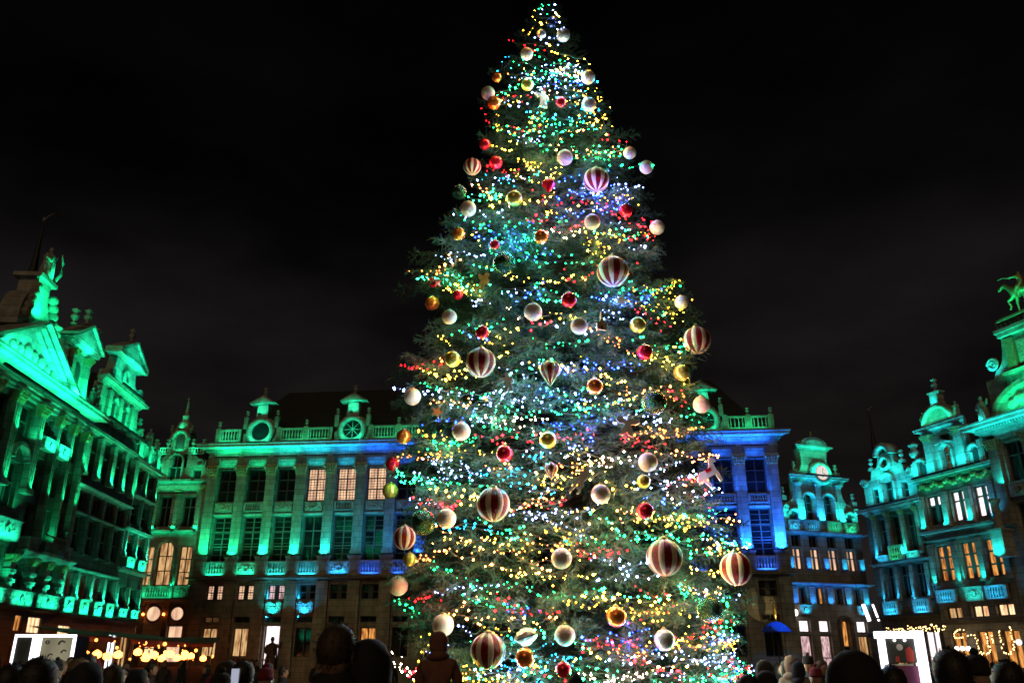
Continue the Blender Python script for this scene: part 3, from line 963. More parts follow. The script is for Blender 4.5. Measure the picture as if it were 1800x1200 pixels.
def build_pediment_house():
    b = Bld('pediment_house', 'tall green guild house with broad triangular pediment and tower statue at the left edge', LX, LY, LAZ)
    bays = [-10.3, -8.1, -3.75, -2.05, -0.55]
    for i, u in enumerate(bays):
        w = 0.5 if i > 1 else 0.6
        b.window(u - w, u + w, 4.75, 5.95, 2, 1, 'glass_dark', 0.25)
        b.window(u - w, u + w, 7.05, 8.7, 2, 2, 'glass_dark', 0.25)
        b.window(u - w, u + w, 9.35, 10.95, 2, 2, 'glass_dark', 0.25, zsplit=0.7)
        b.window(u - w, u + w, 11.45, 12.95, 2, 2, 'glass_dark', 0.25)
    b.window(-6.75, -5.35, 11.5, 13.0, 2, 2, ('lit_amber', 'glass_dark', 'glass_dark', 'glass_dark'), 0.25)
    b.window(-6.65, -5.45, 8.2, 10.3, 2, 2, 'glass_dark', 0.25, zsplit=0.55)
    b.window(-6.65, -5.45, 4.9, 6.6, 2, 2, 'glass_dark', 0.25)
    for u0, u1, z0, z1, g in ((-9.0, -7.8, 2.5, 3.6, 'lit_amber'), (-6.6, -5.6, 2.6, 3.6, 'lit_amber'), (-3.05, -2.2, 2.9, 3.7, 'lit_amber'), (-1.75, -0.2, 2.85, 3.68, 'lit_shop')):
        b.window(u0, u1, z0, z1, 1, 1, g, 0.1, fm='frame_dark')
        b.window(u0, u1, 0.9, 2.4, 2, 1, 'lit_dim', 0.15, fm='frame_dark')
    b.wall(-12, 0.62, 0, 13.2, 'stone_dark')
    b.core(-12, 0.62, 14.3, 9)
    for u in (-7.25, -4.85, -2.9, -1.3, 0.25, -9.2, -11.4):
        wide = u in (-7.25, -4.85)
        b.pilaster(u, 9.0 if wide else 6.95, 12.75, 0.62 if wide else 0.36, 0.3, 'stone', 0.55, flutes=3 if wide else 2)
        b.pilaster(u, 4.1, 5.85, 0.5, 0.3, 'stone_pale', 0.36)
        for k in range(3):       # banded lower columns
            b.part('band', MB().box(u - 0.3, u + 0.3, -0.38, 0.0, 4.55 + 0.42 * k, 4.72 + 0.42 * k), 'stone')
    # arched window head and balcony
    b.part('arch', MB().ring((-6.05, 10.35), 0.62, 0.85, -0.3, 0.05, 16, 0, 0, math.pi), 'stone_pale')
    b.part('balcony_base', MB().run([(0.02, 6.2), (0.5, 6.25), (0.7, 6.42), (0.7, 6.5), (0.02, 6.5)], -4.3, 0.5, 0.5), 'stone_pale')
    b.panel(-4.2, -3.2, 6.5, 7.05, 0.5)
    b.panel(-0.9, 0.4, 6.5, 7.05, 0.5)
    mb = MB()
    for k in range(17):
        u = -3.0 + 0.12 * k
        mb.tube([(u, -0.72, 6.5), (u, -0.72, 7.3)], 0.018, 5)
    mb.box(-3.1, -0.95, -0.76, -0.68, 7.3, 7.36).box(-3.1, -0.95, -0.76, -0.68, 6.5, 6.56)
    for k in range(5):
        mb.ring((-2.8 + 0.42 * k, 6.9), 0.1, 0.16, -0.75, -0.7, 10)
    b.part('balcony_railing', mb, 'stone_pale', kind='stuff')
    for u in (-3.15, -0.9):
        b.urn(u, 7.36, 0.45, 0.7)
    for u0, u1, z0, z1 in ((-4.3, -3.1, 11.35, 11.85), (-2.75, -1.5, 11.3, 11.85), (-4.6, -2.4, 4.05, 4.62), (-2.0, 0.4, 4.05, 4.62), (-7.0, -5.2, 4.05, 4.62), (-7.3, -4.9, 6.75, 7.6)):
        b.panel(u0, u1, z0, z1, 0.34)
        b.lamp((u0 + u1) / 2, z0 - 0.05, 0.8, 8, MINT, (0, 1.0, 0.9), 0.12, (u1 - u0) * 0.8, fixture=False, sp=85)
    b.cornice(-12, 0.6, 3.75, 4.02, 0.35, 'stone_dark', 0)
    b.part('architrave', MB().run([(0.02, 13.25), (0.16, 13.25), (0.16, 13.42), (0.24, 13.46), (0.24, 13.62), (0.34, 13.66), (0.34, 13.78), (0.02, 13.8)], -12, 0.55), 'stone_pale')
    b.cornice(-12, 0.6, 13.8, 14.45, 0.9)
    # the great pediment
    b.gable([(-11.0, 14.45), (-3.1, 14.45), (-7.05, 16.55)], 'stone_pale', -0.15, 0.5, 'pediment')
    for (u0, z0), (u1, z1) in (((-11.3, 14.5), (-7.05, 16.75)), ((-7.05, 16.75), (-2.8, 14.5))):
        for off, d, t in ((0.0, 0.85, 0.16), (-0.22, 0.6, 0.16), (-0.42, 0.38, 0.14)):
            b.part('raking_cornice', MB().poly([(u0, z0 + off), (u1, z1 + off), (u1, z1 + off + t), (u0, z0 + off + t)], -d, 0.3), 'stone_pale')
    mb = MB()
    for k in range(8):
        mb.ball((-9.4 + 0.68 * k, -0.18, 14.85 + 0.42 * (1 - abs(k - 3.5) / 3.5)), 0.22 + 0.08 * (k % 2), 8, 6, (1.2, 0.6, 1.3))
    b.part('relief', mb, 'stone_carved')
    # tower with statue on the pediment
    b.gable(smooth_steps([(-8.6, 16.2), (-8.6, 16.7, 'c'), (-7.5, 18.2), (-7.5, 19.0), (-6.3, 19.0), (-6.3, 18.2), (-5.6, 17.0), (-5.2, 16.3)]), 'stone_pale', -0.05, 0.9, 'tower_block')
    b.part('tower_cap', MB().box(-7.75, -6.05, -0.25, 1.1, 19.0, 19.2), 'stone_pale')
    mb = MB()
    for k in range(5):
        mb.ball((-6.0 + 0.14 * k, -0.15, 18.4 - 0.38 * k), 0.26, 8, 6)
        mb.ball((-7.7 - 0.14 * k, -0.15, 18.4 - 0.38 * k), 0.26, 8, 6)
    b.part('garland', mb, 'stone_carved')
    o = b.statue(-6.9, 19.2, 1.7, 0.0)
    mb = MB().tube([(-6.3, -0.1, 19.25), (-6.05, -0.25, 19.8), (-6.1, -0.3, 20.4), (-6.35, -0.3, 20.8)], [0.1, 0.09, 0.07, 0.03])
    b.part('banner_scroll', mb, 'stone_pale')
    b.part('vase_pedestal', MB().box(-5.1, -4.5, -0.2, 0.5, 15.6, 16.5), 'stone_pale')
    b.urn(-4.8, 16.5, 1.1, 0.0)
    # side dormer with its own little pediment
    b.gable(smooth_steps([(-3.9, 14.45), (-3.9, 15.2, 'd'), (-3.2, 16.7), (-3.2, 17.6), (-0.7, 17.6), (-0.7, 16.7), (-0.2, 15.2), (-0.1, 14.45)]), 'stone_pale', -0.05, 0.6, 'dormer')
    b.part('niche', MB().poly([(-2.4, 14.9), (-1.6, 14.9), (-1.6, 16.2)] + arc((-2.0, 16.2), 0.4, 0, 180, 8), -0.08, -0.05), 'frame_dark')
    for u in (-2.85, -1.1):
        b.pilaster(u, 14.6, 16.7, 0.42, 0.28, 'stone_pale', 0.35)
    b.cornice(-3.3, -0.6, 17.1, 17.5, 0.4)
    mb = MB().poly([(-3.6, 17.52), (-0.3, 17.52), (-1.95, 18.5)], -0.45, 0.5)
    b.part('dormer_pediment', mb, 'stone_pale')
    for u0, u1, za, zb in ((-3.75, -1.95, 17.55, 18.6), (-1.95, -0.15, 18.6, 17.55)):
        b.part('raking_cornice', MB().poly([(u0, za), (u1, zb), (u1, zb + 0.16), (u0, za + 0.16)], -0.6, 0.5), 'stone_pale')
    for u, z in ((-3.4, 18.2), (-1.95, 18.75), (-0.4, 18.2)):
        b.urn(u, z, 0.95, 0.1)
    b.gable([(-0.1, 14.45), (0.6, 14.45), (0.6, 15.0), (0.2, 15.3), (-0.1, 15.2)], 'stone_pale', -0.05, 0.5, 'parapet')
    b.statue(0.3, 14.9, 1.0, 0.1)
    b.roof(-11.8, 0.4, 14.4, 18.0, 1.5, 9)
    # flood lights
    b.lamp(-7.0, 13.55, 1.15, 70, GREEN, (0, 0.5, 1), 0.12, 7.5, sp=100)
    b.lamp(-1.5, 13.55, 1.0, 18, GREEN, (0, 0.5, 1), 0.12, 4.0, sp=100)
    b.lamp(-7.0, 14.5, 0.85, 70, MINT, (0, 0.6, 1), 0.12, 6.0, fixture=False)
    b.lamp(-2.0, 14.5, 0.75, 60, GREEN, (0, 0.3, 1), 0.2, 2.4)
    b.lamp(-2.0, 16.9, 0.8, 14, MINT, (0, 0.3, 1), 0.2, 1.6, fixture=False)
    b.lamp(-7.2, 16.9, 0.9, 45, GREEN, (0, 0.4, 1), 0.3)
    b.lamp(-5.4, 16.4, 1.0, 16, GREEN, (0.2, 0.4, 1), 0.3)
    b.lamp(-6.9, 19.2, 0.6, 4, GREEN, (0, 0.3, 1), 0.2, fixture=False)
    for u in (-7.25, -4.85, -2.9, -1.3, 0.25):
        b.lamp(u + 0.15, 11.4, 0.6, 4.5, GREEN, (0, 0.3, 1), 0.12, fixture=False, sp=80)
        b.lamp(u + 0.15, 9.1, 0.6, 4.0, GREEN, (0, 0.3, 1), 0.12, fixture=False, sp=80)
        b.lamp(u + 0.15, 4.6, 0.6, 2.0, MINT, (0, 0.3, 1), 0.12, fixture=False, sp=70)
    for u in (-3.4, -1.7, -0.2):
        b.lamp(u, 7.1, 0.40, 5.0, GREEN, (0, 0.2, 1), 0.15, fixture=False)
    for u, z in ((-6.05, 8.1), (-6.05, 11.4), (-6.05, 5.0)):
        b.lamp(u - 0.6, z, 0.4, 4, GREEN, (0, 0.2, 1), 0.15, fixture=False)
        b.lamp(u + 0.6, z, 0.4, 4, GREEN, (0, 0.2, 1), 0.15, fixture=False)


build_pediment_house()


def build_glazed_loft_house():
    b = Bld('gabled_house', 'dark left house with a glowing green glazed loft under a high scrolled gable', LX, LY, LAZ)
    cs = [1.65, 3.6, 5.5, 7.25]
    for i, u in enumerate(cs):
        b.window(u - 0.42, u + 0.42, 4.8, 6.1, 2, 1, ('lit_pale', 'lit_amber', 'lit_pink', 'glass_dark')[i], 0.25, mid=0.12)
        b.window(u - 0.55, u + 0.55, 7.15, 9.05, 2, 2, 'glass_dark', 0.2)
        b.window(u - 0.55, u + 0.55, 9.3, 10.3, 2, 1, 'glass_dark', 0.2)
        b.window(u - 0.62, u + 0.62, 12.65, 13.5, 2, 1, 'glass_dark', 0.3, bar=0.09, mid=0.12)
        b.window(u - 0.62, u + 0.62, 11.2, 12.55, 2, 1, 'glass_dark', 0.3, bar=0.09, mid=0.12)
        b.panel(u - 0.6, u + 0.6, 4.0, 4.7, 0.34)
        b.lamp(u, 3.95, 0.85, 9, MINT, (0, 1.0, 0.9), 0.12, 0.9, fixture=False, sp=85)
        b.lamp(u - 0.95, 4.75, 0.38, 2.2, MINT, (0, 0.35, 1), 0.12, fixture=False, sp=70)
    for u0, u1, z0, z1, g in ((1.65, 3.35, 2.75, 3.42, 'lit_shop'), (4.0, 5.7, 2.55, 3.15, 'lit_shop'), (6.3, 6.8, 2.6, 3.2, 'lit_warm')):
        b.window(u0, u1, z0, z1, 1, 1, g, 0.1, fm='frame_dark')
        b.window(u0, u1, 0.9, 2.3, 2, 1, 'lit_dim', 0.15, fm='frame_dark')
    b.wall(0.65, 8.35, 0, 14.6, 'stone_dark')
    b.core(0.65, 8.35, 14.6, 9)
    edges = [0.85, 2.62, 4.55, 6.38, 8.1]
    for i, u in enumerate(edges):
        b.pilaster(u, 11.15, 13.5, 0.5, 0.24, 'stone_pale')
        b.lamp(u, 11.2, 0.5, 4.5 if 0 < i < 4 else 1.8, GREEN, (0, 0.38, 1), 0.2, fixture=False, sp=80)
        b.pilaster(u, 4.7, 6.1, 0.34, 0.2, 'stone_pale')
        b.pilaster(u, 7.0, 10.35, 0.2, 0.14, 'stone')
    b.cornice(0.7, 8.3, 13.6, 13.85, 0.35)
    b.cornice(0.7, 8.3, 10.4, 10.62, 0.3)
    b.lintel(0.7, 8.3, 9.1, 0.12, 0.14, m='stone')
    b.lintel(0.7, 8.3, 6.2, 0.14, 0.2)
    b.cornice(0.7, 8.3, 3.7, 3.95, 0.4, 'stone_dark', 0)
    b.lamp(4.5, 13.0, 0.6, 6, GREEN, (0, 0.5, 1), 0.1, 7.0, fixture=False)
    b.lamp(4.5, 10.15, 0.5, 1.6, MINT, (0, 0.45, 1), 0.1, 7.0, fixture=False)
    b.lamp(4.5, 6.05, 0.5, 1.0, MINT, (0, 0.45, 1), 0.1, 7.0, fixture=False)
    # gable, lower stage
    c = 4.5
    half = smooth_steps([(c - 3.6, 14.6), (c - 3.6, 15.0, 'd'), (c - 2.9, 16.7), (c - 2.9, 16.75)])
    b.gable(mirror(half, c), 'stone_pale', -0.02, 0.5)
    for u in (3.4, 5.2):
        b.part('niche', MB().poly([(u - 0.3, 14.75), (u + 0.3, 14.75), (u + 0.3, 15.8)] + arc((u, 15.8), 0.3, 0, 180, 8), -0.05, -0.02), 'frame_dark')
        b.part('niche_frame', MB().ring((u, 15.8), 0.32, 0.5, -0.2, 0, 14, 0, 0, math.pi), 'stone_pale')
    for u in (2.6, 4.3, 6.2):
        b.pilaster(u, 14.65, 16.4, 0.5, 0.2, 'stone_pale')
    for sg in (-1, 1):
        b.volute(c + sg * 3.3, 15.15, 0.38, 0.2, sg)
        b.part('pedestal', MB().box(c + sg * 3.55 - 0.2, c + sg * 3.55 + 0.2, -0.2, 0.3, 14.6, 15.6), 'stone_pale')
        b.urn(c + sg * 3.55, 15.6, 0.7, 0.0)
    b.cornice(c - 3.1, c + 2.9, 16.6, 17.0, 0.5)
    half = smooth_steps([(c - 2.7, 17.0), (c - 2.5, 17.6, 'd'), (c - 1.7, 18.1), (c - 1.5, 18.9)])
    b.gable(mirror(half, c), 'stone_pale', 0.0, 0.5)
    for sg in (-1, 1):
        b.volute(c + sg * 2.25, 17.45, 0.36, 0.2, sg)
    b.part('oval_panel', MB().ring((c, 17.9), 0.3, 0.55, -0.14, 0.0, 18), 'stone_carved')
    b.part('gable_pediment', MB().poly([(c - 2.1, 18.95), (c + 2.1, 18.95), (c, 20.0)], -0.3, 0.5), 'stone_pale')
    for u0, u1, za, zb in ((c - 2.3, c, 18.95, 20.05), (c, c + 2.3, 20.05, 18.95)):
        b.part('raking_cornice', MB().poly([(u0, za), (u1, zb), (u1, zb + 0.18), (u0, za + 0.18)], -0.5, 0.5), 'stone_pale')
    b.part('raking_cornice', MB().box(c - 2.3, c + 2.3, -0.48, 0.5, 18.78, 18.94), 'stone_pale')
    b.urn(c, 20.2, 0.9, 0.0)
    b.ridge_roof(0.8, 8.2, 14.6, 18.2, 0.6)
    b.lamp(c, 14.65, 0.8, 58, GREEN, (0, 0.3, 1), 0.15, 6.0)
    b.lamp(c, 17.05, 0.7, 32, MINT, (0, 0.3, 1), 0.15, 3.6)
    b.lamp(c, 18.5, 0.85, 10, MINT, (0, 0.5, 1), 0.15, 2.4, fixture=False)


build_glazed_loft_house()


def build_statue_parapet_house():
    b = Bld('parapet_house', 'low house at the end of the left row with urns and figures along its parapet', LX, LY, LAZ)
    for u in (9.4, 11.4):
        b.window(u - 0.75, u + 0.75, 12.35, 13.25, 2, 1, 'glass_dark', 0.22)
        b.window(u - 0.75, u + 0.75, 9.75, 11.1, 2, 2, 'glass_dark', 0.22)
        b.window(u - 0.75, u + 0.75, 7.72, 9.15, 2, 2, ('glass_dark', 'glass_dark', 'lit_dim', 'lit_dim'), 0.22, zsplit=0.66)
        b.window(u - 0.7, u + 0.7, 4.7, 5.95, 2, 1, 'glass_dark', 0.22)
        b.panel(u - 0.72, u + 0.72, 7.05, 7.6, 0.34)
        b.panel(u - 0.72, u + 0.72, 4.12, 4.55, 0.34)
        b.lamp(u, 6.98, 0.8, 8, MINT, (0, 1.0, 0.9), 0.12, 1.1, fixture=False, sp=85)
        b.lamp(u, 4.05, 0.8, 7, MINT, (0, 1.0, 0.9), 0.12, 1.1, fixture=False, sp=85)
        b.window(u - 0.7, u + 0.7, 1.0, 3.3, 2, 1, 'lamp_cool' if u < 10 else 'lit_warm', 0.1)
    b.wall(8.4, 12.95, 0, 13.7, 'stone_dark')
    b.core(8.4, 12.95, 13.7, 6)
    for u in (8.5, 10.4, 12.35):
        b.pilaster(u, 11.6, 13.2, 0.26, 0.2, 'stone_pale')
        b.pilaster(u, 9.5, 11.4, 0.24, 0.16, 'stone')
        b.pilaster(u, 7.65, 9.15, 0.26, 0.2, 'stone_pale')
        b.pilaster(u, 4.6, 5.95, 0.24, 0.2, 'stone_pale')
        b.lamp(u, 11.7, 0.45, 2.6, GREEN, (0, 0.35, 1), 0.12, fixture=False, sp=80)
        b.lamp(u, 7.7, 0.45, 3, MINT, (0, 0.35, 1), 0.12, fixture=False, sp=80)
        b.lamp(u, 4.62, 0.45, 2.2, MINT, (0, 0.35, 1), 0.12, fixture=False, sp=80)
    b.cornice(8.3, 12.9, 13.3, 13.7, 0.35)
    b.cornice(8.3, 12.9, 11.35, 11.55, 0.25)
    b.cornice(8.3, 12.9, 9.25, 9.42, 0.3)
    b.cornice(8.3, 12.9, 6.75, 6.95, 0.45)
    b.cornice(8.3, 12.9, 3.7, 3.95, 0.4, 'stone_dark')
    b.lamp(10.6, 8.9, 0.55, 4, MINT, (0, 0.5, 1), 0.1, 3.6, fixture=False)
    for u in (8.75, 10.4, 12.1):
        b.part('pedestal', MB().box(u - 0.35, u + 0.35, -0.1, 0.5, 13.7, 14.9), 'stone_pale')
        b.part('pedestal_cap', MB().box(u - 0.42, u + 0.42, -0.17, 0.55, 14.9, 15.02), 'stone_pale')
        b.volute(u + 0.5, 13.95, 0.22, 0.1)
        b.lamp(u, 13.75, 0.55, 9, GREEN, (0, 0.3, 1), 0.2, fixture=False)
    b.urn(8.75, 15.02, 0.8, -0.1)
    b.urn(12.1, 15.02, 0.7, -0.1)
    b.statue(9.6, 13.7, 1.9, 0.0)
    b.statue(10.4, 15.02, 1.2, -0.1)
    b.statue(11.3, 13.7, 1.6, 0.0, flip=-1)
    b.roof(8.5, 12.9, 13.7, 16.4, 1.0, 6)


build_statue_parapet_house()


#@@SMALL
# ---- small gabled house right of the palace
def build_clock_house():
    b = Bld('clock_house', 'small bell gabled house with a shining round clock just right of the blue palace', 20.2, 63, 20)
    c = 3.75
    for i, u in enumerate((1.15, 2.75, 4.4, 6.1)):
        b.window(u - 0.42, u + 0.42, 9.6, 10.55, 2, 1, 'glass_dark', 0.25)
        b.window(u - 0.42, u + 0.42, 7.95, 9.5, 2, 2, ('lit_warm', 'lit_pale'), 0.25, zsplit=0.6, mid=0.14)
        b.window(u - 0.36, u + 0.36, 5.5, 6.7, 2, 1, ('lit_dim', 'glass_dark') if i != 1 else ('glass_dark', 'lit_amber'), 0.25, mid=0.1)
    for u in (0.4, 1.95, 3.55, 5.2, 6.85):
        b.panel(u - 0.22, u + 0.22, 7.98, 8.75, 0.2, carved=False)
        k = AZURE if u < 4 else CYAN
        b.lamp(u, 7.98, 0.5, 3.0, k, (0, 0.4, 1), 0.15, fixture=False)
        b.part('pier', MB().box(u - 0.26, u + 0.26, -0.12, 0.1, 5.45, 6.72), 'stone_pale')
        b.lamp(u, 5.5, 0.4, 2.6, mixc(BLUE, CYAN, u / 7), (0, 0.4, 1), 0.15, fixture=False)
    for u, g in ((1.05, 'lit_white'), (2.8, 'lit_white'), (6.2, 'lit_white')):
        b.window(u - 0.5, u + 0.5, 3.55, 4.4, 1, 1, g, 0.25)
        b.window(u - 0.5, u + 0.5, 1.0, 3.35, 1, 2, 'lit_pink' if u < 6 else 'lit_warm', 0.25, zsplit=0.35)
    b.window(4.25, 5.0, 0.8, 4.4, 1, 2, ('glass_dark', 'lit_amber'), 0.25)
    b.wall(-0.2, 7.25, 0, 11.5, 'stone')
    b.core(-0.2, 7.25, 11.5, 8)
    b.part('door_arch', MB().ring((4.62, 4.05), 0.45, 0.72, -0.2, 0.05, 14, 0, 0, math.pi).box(3.93, 4.2, -0.15, 0.05, 0.6, 4.05).box(5.05, 5.3, -0.15, 0.05, 0.6, 4.05), 'stone_dark')
    for u in (1.05, 6.2):
        b.panel(u - 0.5, u + 0.5, 4.78, 5.35, 0.3)
        b.lamp(u, 4.78, 0.75, 6, CYAN, (0, 0.5, 1), 0.3, fixture=False)
    b.cornice(-0.2, 7.3, 6.8, 7.0, 0.35)
    b.cornice(-0.2, 7.3, 10.45, 10.72, 0.4)
    b.lamp(3.6, 6.45, 0.55, 6, BLUE, (0, 0.5, 1), 0.1, 6.4, fixture=False)
    b.lamp(3.6, 10.1, 0.6, 5, AZURE, (0, 0.5, 1), 0.1, 6.8, fixture=False)
    # parapet
    b.panel(0.55, 1.6, 10.78, 11.5, 0.12)
    b.balustrade(2.05, 3.3, 10.75, 11.6, 0.12, 0.2)
    b.balustrade(4.15, 5.3, 10.75, 11.6, 0.12, 0.2)
    b.panel(5.75, 6.9, 10.78, 11.5, 0.12)
    # gable
    b.holes = []
    b.arched(2.2, 3.25, 11.65, 13.65, 2, 3, 'glass_dark', 0.3, y=0.0, m='stone_pale', tw=0.2, td=0.2)
    b.arched(4.0, 5.05, 11.65, 13.65, 2, 3, 'glass_dark', 0.3, y=0.0, m='stone_pale', tw=0.2, td=0.2)
    b.wall(1.45, 6.0, 11.5, 14.55, 'stone_pale', name='gable_wall')
    b.part('side_wall', MB().box(1.5, 5.95, 0.42, 3.0, 11.5, 14.5), 'stone_dark')
    for u in (1.75, 3.62, 5.55):
        b.pilaster(u, 11.6, 14.1, 0.5, 0.22, 'stone_pale', 0.3, cm='stone_pale')
    b.cornice(1.35, 6.15, 14.55, 15.02, 0.45)
    half = smooth_steps([(1.75, 15.0), (1.75, 15.2, 'd'), (2.55, 16.4), (2.4, 17.2)])
    b.gable(mirror(half, c), 'stone_pale', -0.02, 0.6)
    b.cornice(2.3, 5.2, 17.15, 17.45, 0.35)
    b.part('gable_pediment', MB().poly([(2.2, 17.45), (5.3, 17.45)] + arc((c, 17.45), 1.25, 0, 180, 12, 0.68), -0.3, 0.6), 'stone_pale')
    b.part('gable_pediment', MB().poly([(2.9, 17.5), (4.6, 17.5)] + arc((c, 17.5), 0.85, 0, 180, 10, 0.42), -0.36, -0.3), 'stone_pale')
    b.urn(c, 18.12, 0.55, 0.0, m='gold_leaf', name='finial')
    b.part('clock_ring', MB().ring((3.95, 15.25), 0.55, 0.95, -0.5, 0.0, 26), 'stone_pale')
    f = b.part('clock_face', MB().lathe([(0.0, 0.02), (0.55, 0.02), (0.55, 0.0)], (3.95, -0.53, 15.25), 26, 'y', False), 'clock_light')
    mb = MB().tube([(3.95, -0.58, 15.25), (4.05, -0.58, 15.6)], 0.025, 4).tube([(3.95, -0.58, 15.25), (4.2, -0.58, 15.15)], 0.03, 4)
    b.part('clock_hand', mb, 'frame_dark', f)
    for u, z in ((1.75, 15.1), (5.75, 15.1), (0.45, 13.0), (7.05, 12.9)):
        b.part('pedestal', MB().box(u - 0.2, u + 0.2, -0.15, 0.3, z, z + 0.35), 'stone_pale')
        b.urn(u, z + 0.35, 0.7, -0.05)
    for sg in (-1, 1):
        b.gable(smooth_steps([(c + sg * 2.2, 11.5), (c + sg * 3.5, 11.5), (c + sg * 3.5, 12.9), (c + sg * 3.05, 12.9), (c + sg * 2.7, 13.0, 'd'), (c + sg * 2.25, 14.3)]), 'stone_pale', 0.02, 0.4, 'scroll')
        b.part('arch', MB().ring((c + sg * 2.6, 11.95), 0.3, 0.55, -0.25, 0.02, 16, 0, 0, math.pi), 'stone_pale')
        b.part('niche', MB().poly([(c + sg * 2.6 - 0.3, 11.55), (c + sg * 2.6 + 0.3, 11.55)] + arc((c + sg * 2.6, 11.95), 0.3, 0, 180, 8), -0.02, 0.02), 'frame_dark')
        b.volute(c + sg * 3.25, 12.45, 0.26, 0.2, sg)
    b.ridge_roof(0.2, 7.0, 11.5, 15.0, 3.1)
    for u, k, p in ((1.75, TEAL, 20), (3.62, CYAN, 15), (5.55, TEAL, 20), (0.4, TEAL, 10), (7.0, TEAL, 10)):
        b.lamp(u, 11.55, 0.6, p, k, (0, 0.3, 1), 0.2, fixture=False)
    for u in (1.0, 2.7, 4.7, 6.3):
        b.lamp(u, 10.75, 0.5, 4, MINT if u > 3 else CYAN, (0, 0.4, 1), 0.12, 0.8, fixture=False)
    b.lamp(3.7, 15.05, 0.9, 34, MINT, (0, 0.3, 1), 0.2, 3.2)
    b.lamp(3.7, 16.3, 0.7, 8, MINT, (0, 0.3, 1), 0.15, 1.6, fixture=False)
    b.lamp(3.7, 14.2, 0.75, 5, TEAL, (0, 0.5, 1), 0.1, 4.0, fixture=False)
    # bright lamps on the wall
    b.part('wall_lantern', MB().box(0.0, 0.1, -0.3, 0.0, 4.9, 4.96).ball((0.05, -0.4, 4.85), 0.16, 8, 6, (1, 1, 1.4)), 'lamp_white')


build_clock_house()


#@@RIGHT
RX, RY, RAZ = 25.3, 60.0, -71.3


